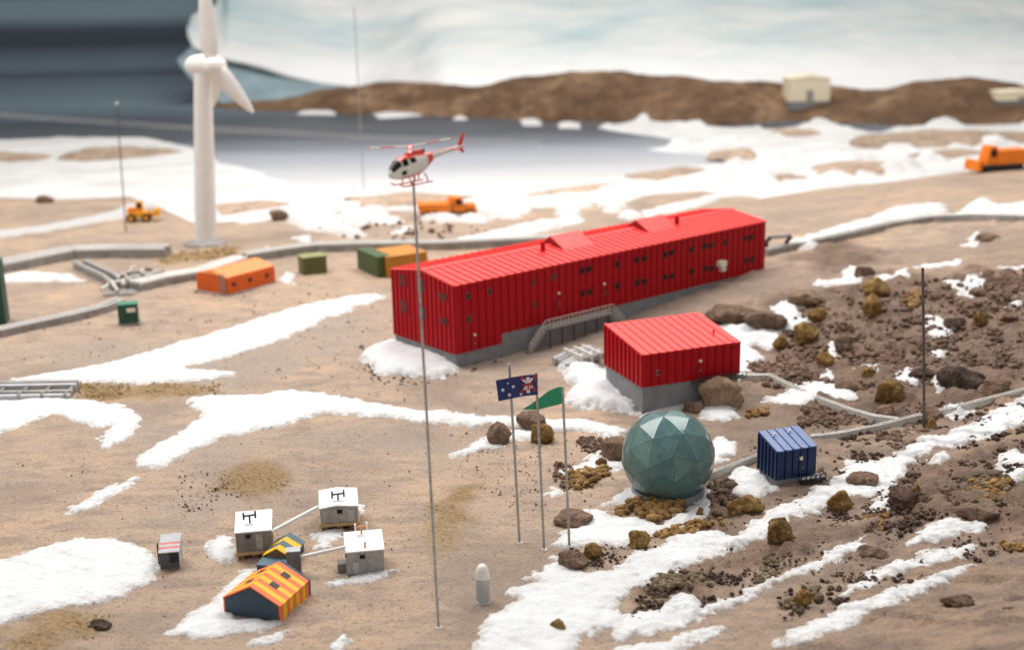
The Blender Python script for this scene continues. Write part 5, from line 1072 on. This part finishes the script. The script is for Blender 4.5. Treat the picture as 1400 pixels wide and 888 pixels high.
conduit('pale conduit running from the pipe tangle up to the raised conduit', [(165, 398), (150, 385), (110, 366)], 0.030, 0.005, CONDG)
# tangle of small pipes where the conduits meet
tg = at(165, 405); kt = mpp(tg); o = thing('pipe_tangle', 'jumble of small black and white pipes where the conduits meet', 'pipes', tg); rnd = random.Random(4)
for i in range(34):
    x, y = rnd.uniform(-30, 22) * kt, rnd.uniform(-10, 130) * kt; d = Vector((rnd.uniform(-1, 1), rnd.uniform(-1, 1), rnd.uniform(-0.15, 0.5))).normalized() * rnd.uniform(10, 26) * kt
    p = Vector((x + (y * 0.10), y, rnd.uniform(2, 16) * kt)); MB().tube([p, p + d], rnd.uniform(1.3, 3) * kt, 6).build('pipe', rnd.choice([CONDLINE, CONDDARK, CONDUIT, BLACK]), o)
MB().box(-24 * kt, 0, -0.01, 18 * kt, 110 * kt, 3 * kt).build('base', CONDG, o)
# pipe rack cut by the left edge
pr = at(95, 546); kp = mpp(pr); o = thing('pipe_rack', 'long grey rack of parallel pipes cut by the picture edge', 'pipe rack', pr, R(-1))
for i, (y, z) in enumerate(((0, 2), (14, 3), (34, 6), (44, 7.5))): MB().box(-150 * kp, y * kp, z * kp * 0.3, -1.5 * i * kp, (y + 9) * kp, z * kp + 5 * kp).build('pipe_cover', CONDG if i % 2 else BOXG, o, bevel=0.001)
for x in (-6, -38, -70, -102): MB().box((x - 1.2) * kp, -1.0 * kp, -0.01, (x + 1.2) * kp, 54 * kp, 9 * kp).build('frame', CONDG, o)
# grey pipe bundle beside the small red building
pg = at(815, 500); kp = mpp(pg); o = thing('pipe_bundle', 'pale grey bundle of pipes beside the small red building', 'pipes', pg, R(28))
for i in range(4): MB().tube([(-46 * kp, i * 12 * kp, 6 * kp), (-20 * kp, i * 12 * kp, 12 * kp), (14 * kp, i * 12 * kp, 14 * kp)], 5.5 * kp, 10).build('pipe', BOXG if i % 2 else CONDG, o, True)
for x in (-26, -10, 4): MB().box((x - 1.5) * kp, -6 * kp, -0.01, (x + 1.5) * kp, 42 * kp, 20 * kp).build('strap', CONDUIT, o)
# culvert arches by the end of the two-storey building
cu = at(1060, 345); kp = mpp(cu); o = thing('pipe_bend', 'dark pipe bend on the snow behind the end of the long building', 'pipes', cu)
for x in (-8, 20): MB().tube([((x - 3) * kp, 0, -0.01), ((x - 4) * kp, 4 * kp, 14 * kp), ((x + 2) * kp, 6 * kp, 20 * kp)], 3.0 * kp, 8).build('pipe', BLACK, o, True)
MB().tube([(-8 * kp, 6 * kp, 20 * kp), (22 * kp, 6 * kp, 22 * kp)], 2.6 * kp, 8).build('pipe', CONDG, o, True)

# ------------------------------------------------------------------ boulders and gravel
ICO = {}
def ico(n):
    if n not in ICO:
        bm = bmesh.new(); bmesh.ops.create_icosphere(bm, subdivisions=n, radius=1); bm.verts.ensure_lookup_table()
        ICO[n] = (np.array([v.co[:] for v in bm.verts]), np.array([[v.index for v in f.verts] for f in bm.faces])); bm.free()
    return ICO[n]
def boulder(px, py, w, h, mat, label, group=None, seed=0, dep=0.8, jag=0.2, cuts=None, pit=0.05):
    """px, py: lowest visible point; w, h: size in photo pixels"""
    V, F_ = ico(4); V = V.copy(); g = at(px, py); k = mpp(g); a = w / 2 * k; H = h * k * (0.60 if cuts == 6 else 0.50); D = w * dep / 2 * k
    rs_ = random.Random(seed * 31 + int(px)); off = Vector((rs_.uniform(0, 90), rs_.uniform(0, 90), rs_.uniform(0, 90))); out = np.empty_like(V)
    ncut = 12 if cuts is None else cuts
    for i in range(ncut):
        n = np.array([rs_.gauss(0, 1), rs_.gauss(0, 1), rs_.gauss(0, 0.8)]); n /= np.linalg.norm(n); c = rs_.uniform(0.55, 0.86)
        V -= np.maximum(0, V @ n - c)[:, None] * n * 0.92
    for i, v in enumerate(V):
        q = Vector(v)
        n1 = mnoise.noise(q * 1.1 + off) * 0.8 + mnoise.noise(q * 2.6 + off) * 0.5; n2 = mnoise.fractal(q * 6 + off, 0.7, 2.0, 5)
        out[i] = v * (1 + jag * n1 + pit * n2)
    sx = 2 / (out[:, 0].max() - out[:, 0].min()); sz = 2 / (out[:, 2].max() - out[:, 2].min())
    out[:, 0] *= sx * a; out[:, 1] *= D; out[:, 2] *= sz * H
    me = np_mesh('boulder', out, F_, mat); o = link('boulder', me)
    o.location = (g.x, g.y + D * 0.85, hb(g.x, g.y + D * 0.85) + H * 0.55); o.rotation_euler = (0, 0, 0)
    return tag(o, label, 'boulder', group)
OC = [(1021, 709, 52, 29), (1068, 747, 40, 36), (1150, 702, 38, 32), (873, 752, 31, 27), (810, 765, 28, 22), (764, 867, 26, 20), (1220, 556, 42, 38), (1197, 435, 29, 34), (1202, 408, 42, 27), (1103, 472, 38, 30), (1117, 443, 27, 23), (1068, 479, 24, 20), (1129, 507, 26, 26), (740, 607, 34, 28), (1098, 831, 30, 24), (1341, 447, 19, 20), (1275, 590, 16, 18), (1190, 520, 20, 18), (823, 640, 17, 15), (957, 705, 11, 12), (1255, 676, 12, 16)]
OL = ['long ochre boulder beside the radome snow bank', 'blocky ochre boulder between the two long snow strips', 'ochre boulder on the snow strip below the blue hut', 'rounded pale ochre boulder on the snow at the radome foot', 'ochre boulder beside the slab near the green pennant pole', 'ochre boulder lying on the broad foreground snow', 'big square ochre boulder above the conduit junction', 'tall ochre boulder leaning in front of another on the hillside', 'wide ochre boulder behind the tall one on the hillside',
      'long lumpy ochre boulder beside the snow above the small red building', 'round ochre boulder next to the smooth tan rock mound', 'small ochre boulder at the snow corner behind the small red building', 'round ochre boulder under the snow flanked brown boulder', 'lumpy ochre boulder beside the brown boulders behind the flagpoles', 'ochre stone among the pebbles of the foreground slope', 'little ochre stone near the black stone on the hill',
      'little ochre stone at the foot of the wire mast', 'small ochre stone beside the brown boulder over the triangular snow', 'ochre stone on the gravel heap before the snow wedge', 'tiny ochre stone beside the radome gravel', 'tiny ochre stone at the edge of the dark crumbs']
for i, (x, y, w, h) in enumerate(OC):
    boulder(x, y, w, h, ROCKO, OL[i], None, i, 0.8, 0.24, 6, 0.10)
BR = [(684, 610, 36, 38, ROCKB, 'angular brown boulder standing before the snow drift by the flagpoles'), (727, 590, 42, 32, ROCKB, 'flat brown boulder behind the pitted ochre stone'), (985, 561, 64, 52, ROCKT, 'large smooth tan boulder against the small red building'), (950, 566, 30, 20, ROCKB, 'small brown boulder below the large tan one'),
      (845, 634, 52, 38, ROCKB, 'brown block with snow wedge beside the radome'), (790, 722, 56, 22, ROCKB, 'low brown slab sunk in the radome snow bank'), (782, 782, 44, 32, ROCKB, 'low brown boulder at the tip of the broad snow'), (1342, 717, 66, 26, ROCKB, 'flat topped brown slab beside the small snow patch'),
      (1318, 541, 66, 40, ROCKD, 'large dark jagged boulder above the ribbed conduit'), (1365, 545, 48, 34, ROCKB, 'rough brown boulder next to the large dark one'), (1000, 446, 72, 26, ROCKB, 'wide brown boulder behind the small red building'), (1048, 456, 62, 34, ROCKB, 'sloping brown boulder beside the snow behind the small red building'),
      (1105, 420, 50, 26, ROCKT, 'smooth tan mound of rock above the small red building'), (1310, 450, 30, 18, ROCKD, 'black stone beside a snow scrap on the hill'), (1183, 380, 30, 20, ROCKB, 'brown boulder with snow on its flank above the mast'), (1316, 832, 46, 24, ROCKB, 'blurred dark clod on the foreground mound'), (1385, 842, 30, 16, ROCKB, 'blurred brown clod on the foreground mound'),
      (1240, 700, 44, 38, CRUMB, 'dark crumbly clod among the hillside crumbs'), (1210, 574, 30, 26, ROCKB, 'brown boulder with a white flank beneath the big ochre one'), (1155, 484, 30, 30, ROCKB, 'rounded brown boulder with snow at its side'), (1165, 540, 42, 26, ROCKB, 'brown boulder above the triangular snow patch'), (1352, 332, 38, 14, ROCKB, 'low dark brown boulder near the raised conduit'),
      (1268, 522, 40, 20, ROCKD, 'low dark boulder behind the wire mast'), (1340, 408, 24, 18, ROCKB, 'brown boulder with snow before the pebble heap'), (1198, 768, 44, 20, ROCKB, 'brown clod at the end of the narrow snow strip'), (132, 864, 34, 12, ROCKD, 'dark flat stone near the broad rounded snow field'), (478, 284, 28, 18, ROCKB, 'far brown boulder on the shore ice'), (380, 302, 28, 20, ROCKB, 'far brown boulder on the beach beside the turbine'),
      (1185, 670, 46, 26, ROCKB, 'brown rock island in the long snow strip'), (1248, 655, 22, 16, ROCKB, 'little brown stone at the snow strip edge'), (1150, 830, 20, 16, CRUMB, 'dark clod on the slope under the pebbles'), (1280, 578, 40, 20, ROCKB, 'low brown rock between the conduit and the snow'), (60, 278, 24, 14, ROCKB, 'far brown stone on the beach by the shore ice'), (1385, 442, 26, 20, ROCKB, 'brown stone on the upper hillside slope')]
for i, (x, y, w, h, mt, lb) in enumerate(BR): boulder(x, y, w, h, mt, lb, None, 50 + i, 0.85 if i != 2 else 0.5, 0.20, 12, 0.06 if mt is not CRUMB else 0.2)
def gravel(label, clusters, mat, seed, name='gravel'):
    """clusters: (polygon px, count, min px, max px)"""
    rg = np.random.default_rng(seed); VV = []; FF = []; base = 0
    for poly, cnt, s0, s1 in clusters:
        pl = np.array(poly, float); lo, hi = pl.min(0), pl.max(0); cnt = int(cnt * 2.9); c = rg.uniform(lo, hi, (cnt * 8, 2)); d = pdist(c, pl); soft = 0.12 * min(hi - lo)
        nz_ = vn(c[:, 0] / 17, c[:, 1] / 12, seed); c = c[(d > soft * rg.uniform(-1, 1.2, len(c))) & (nz_ > rg.uniform(0.1, 0.75, len(c)))][:cnt]
        if len(c) == 0: continue
        G = at_np(c[:, 0], c[:, 1])
        for (x, y, z) in G:
            k = mpp((x, y, z)); r_ = (s0 + (s1 - s0) * rg.random() ** 2.0) / 2 * k * 1.08
            V, F_ = ico(1 if r_ / k < 2.2 else 2); n = len(V)
            q = rg.normal(size=(3, 3)); q, _ = np.linalg.qr(q); sc = rg.uniform(0.62, 1.15, 3)
            ph = rg.uniform(0, 9, 3); dv = 1 + 0.20 * np.sin(V @ rg.normal(size=3) * 2.6 + ph[0]) + 0.14 * np.sin(V @ rg.normal(size=3) * 4.3 + ph[1])
            P = ((V * dv[:, None] * sc) @ q.T) * r_; P[:, 2] *= 0.8
            VV.append(P + np.array([x, y, z + r_ * rg.uniform(0.3, 0.7) + 0.0006])); FF.append(F_ + base); base += n
    me = np_mesh(name, np.concatenate(VV), np.concatenate(FF), mat, True)
    return tag(link(name, me), label, 'gravel', None, 'stuff')
gravel('brown stones and pebbles strewn over the boulder hillside', [([(1060, 470), (1120, 430), (1180, 400), (1270, 385), (1420, 380), (1420, 520), (1280, 560), (1160, 545), (1060, 530)], 900, 2, 9), ([(1140, 470), (1260, 470), (1260, 520), (1180, 510)], 160, 3, 11), ([(1020, 500), (1130, 480), (1130, 525), (1050, 530)], 170, 3, 11), ([(1350, 372), (1405, 372), (1400, 395), (1365, 408), (1348, 390)], 90, 7, 13), ([(1095, 560), (1140, 558), (1200, 575), (1160, 590), (1090, 590)], 140, 3, 11),
       ([(1200, 600), (1260, 590), (1270, 615), (1215, 628)], 100, 4, 12), ([(640, 590), (760, 600), (840, 640), (800, 690), (680, 700), (630, 640)], 120, 1.2, 3.5), ([(755, 640), (775, 635), (790, 655), (765, 668)], 26, 5, 10), ([(790, 600), (850, 598), (840, 625), (800, 622)], 46, 3, 9), ([(970, 668), (1000, 660), (1005, 690), (980, 706)], 46, 5, 14), ([(1130, 775), (1190, 745), (1200, 790), (1100, 800)], 60, 2, 6), ([(490, 470), (625, 505), (700, 490), (560, 530), (500, 520)], 90, 2, 5), ([(1040, 600), (1120, 660), (1060, 700), (1000, 690)], 160, 1.5, 5),
       ([(430, 296), (560, 306), (700, 300), (690, 315), (560, 330), (440, 320)], 22, 3, 9)], GRAVB, 11)
gravel('dark earth crumbs scattered between the snow strips', [([(1195, 680), (1240, 650), (1290, 665), (1330, 650), (1300, 690), (1250, 720), (1180, 745), (1165, 720)], 420, 2, 9), ([(1285, 630), (1330, 600), (1420, 575), (1420, 640), (1340, 650)], 120, 2, 9), ([(1060, 760), (1160, 700), (1185, 720), (1080, 775)], 150, 1.5, 6), ([(880, 800), (980, 775), (1060, 790), (960, 825), (860, 850)], 260, 1.5, 7), ([(1140, 600), (1220, 590), (1240, 620), (1170, 635)], 140, 2, 9), ([(1060, 820), (1180, 780), (1330, 745), (1400, 740), (1330, 765), (1180, 815), (1080, 850)], 120, 2, 9), ([(780, 755), (890, 735), (900, 755), (800, 785)], 140, 1.2, 5), ([(1150, 620), (1200, 690), (1140, 720), (1060, 715)], 130, 1.5, 6), ([(1270, 590), (1420, 540), (1420, 550), (1290, 605)], 70, 2, 7), ([(1080, 590), (1420, 400), (1420, 560), (1250, 600)], 300, 1.2, 4), ([(1060, 470), (1180, 395), (1420, 375), (1420, 545), (1240, 585), (1060, 540)], 520, 1.5, 5.5), ([(1000, 680), (1150, 610), (1420, 590), (1420, 720), (1150, 760), (900, 800), (880, 760)], 420, 1.2, 5)], CRUMB, 12)
gravel('ochre gravel heaped by the radome and flagpoles', [([(842, 697), (880, 686), (932, 688), (928, 705), (895, 712), (850, 712)], 78, 6, 15), ([(898, 732), (930, 718), (970, 710), (975, 718), (940, 735), (905, 740)], 40, 5, 12), ([(770, 655), (800, 642), (835, 640), (832, 652), (800, 668), (775, 670)], 42, 5, 12), ([(1180, 715), (1200, 698), (1215, 705), (1205, 725), (1185, 728)], 34, 4, 10), ([(1320, 665), (1370, 650), (1385, 665), (1375, 685), (1330, 685)], 60, 4, 11), ([(1370, 745), (1420, 735), (1420, 750), (1375, 755)], 34, 4, 9), ([(1060, 480), (1190, 480), (1190, 500), (1080, 510)], 20, 3, 8),
       ([(1240, 400), (1262, 405), (1255, 425), (1235, 418)], 14, 5, 11), ([(980, 705), (1040, 690), (1050, 705), (990, 725)], 30, 2, 7), ([(1020, 560), (1050, 555), (1045, 572), (1022, 572)], 14, 4, 9)], GRAVO, 13)
gravel('olive grey pebbles beside the lower snow strip', [([(890, 795), (920, 782), (965, 785), (972, 800), (930, 806), (895, 808)], 46, 6, 13), ([(1330, 640), (1375, 640), (1380, 690), (1320, 695), (1290, 680)], 110, 3, 9), ([(1030, 795), (1050, 760), (1065, 765), (1060, 800)], 30, 4, 10), ([(650, 880), (690, 870), (700, 888), (640, 900)], 20, 2, 5), ([(1070, 830), (1110, 800), (1125, 815), (1100, 840)], 16, 6, 13)], GRAVG, 14)
gravel('fine ochre sand grains on the bare ground', [([(96, 524), (300, 527), (300, 540), (200, 548), (110, 548)], 200, 1.5, 4), ([(300, 650), (345, 636), (395, 645), (385, 665), (340, 680), (305, 668)], 60, 1, 3), ([(5, 870), (80, 838), (150, 842), (140, 862), (60, 890), (10, 895)], 150, 1, 4), ([(210, 350), (330, 337), (320, 350), (230, 362)], 60, 2, 5)], SANDM, 15, 'sand')
gravel('small dark crumbs lying on the open tan ground', [([(0, 600), (300, 560), (640, 620), (640, 880), (400, 888), (0, 888)], 170, 0.8, 2.8), ([(240, 660), (320, 640), (330, 690), (250, 710)], 50, 1, 4), ([(400, 380), (700, 480), (640, 560), (300, 530), (0, 470)], 200, 0.8, 3)], CRUMB, 16, 'crumbs')
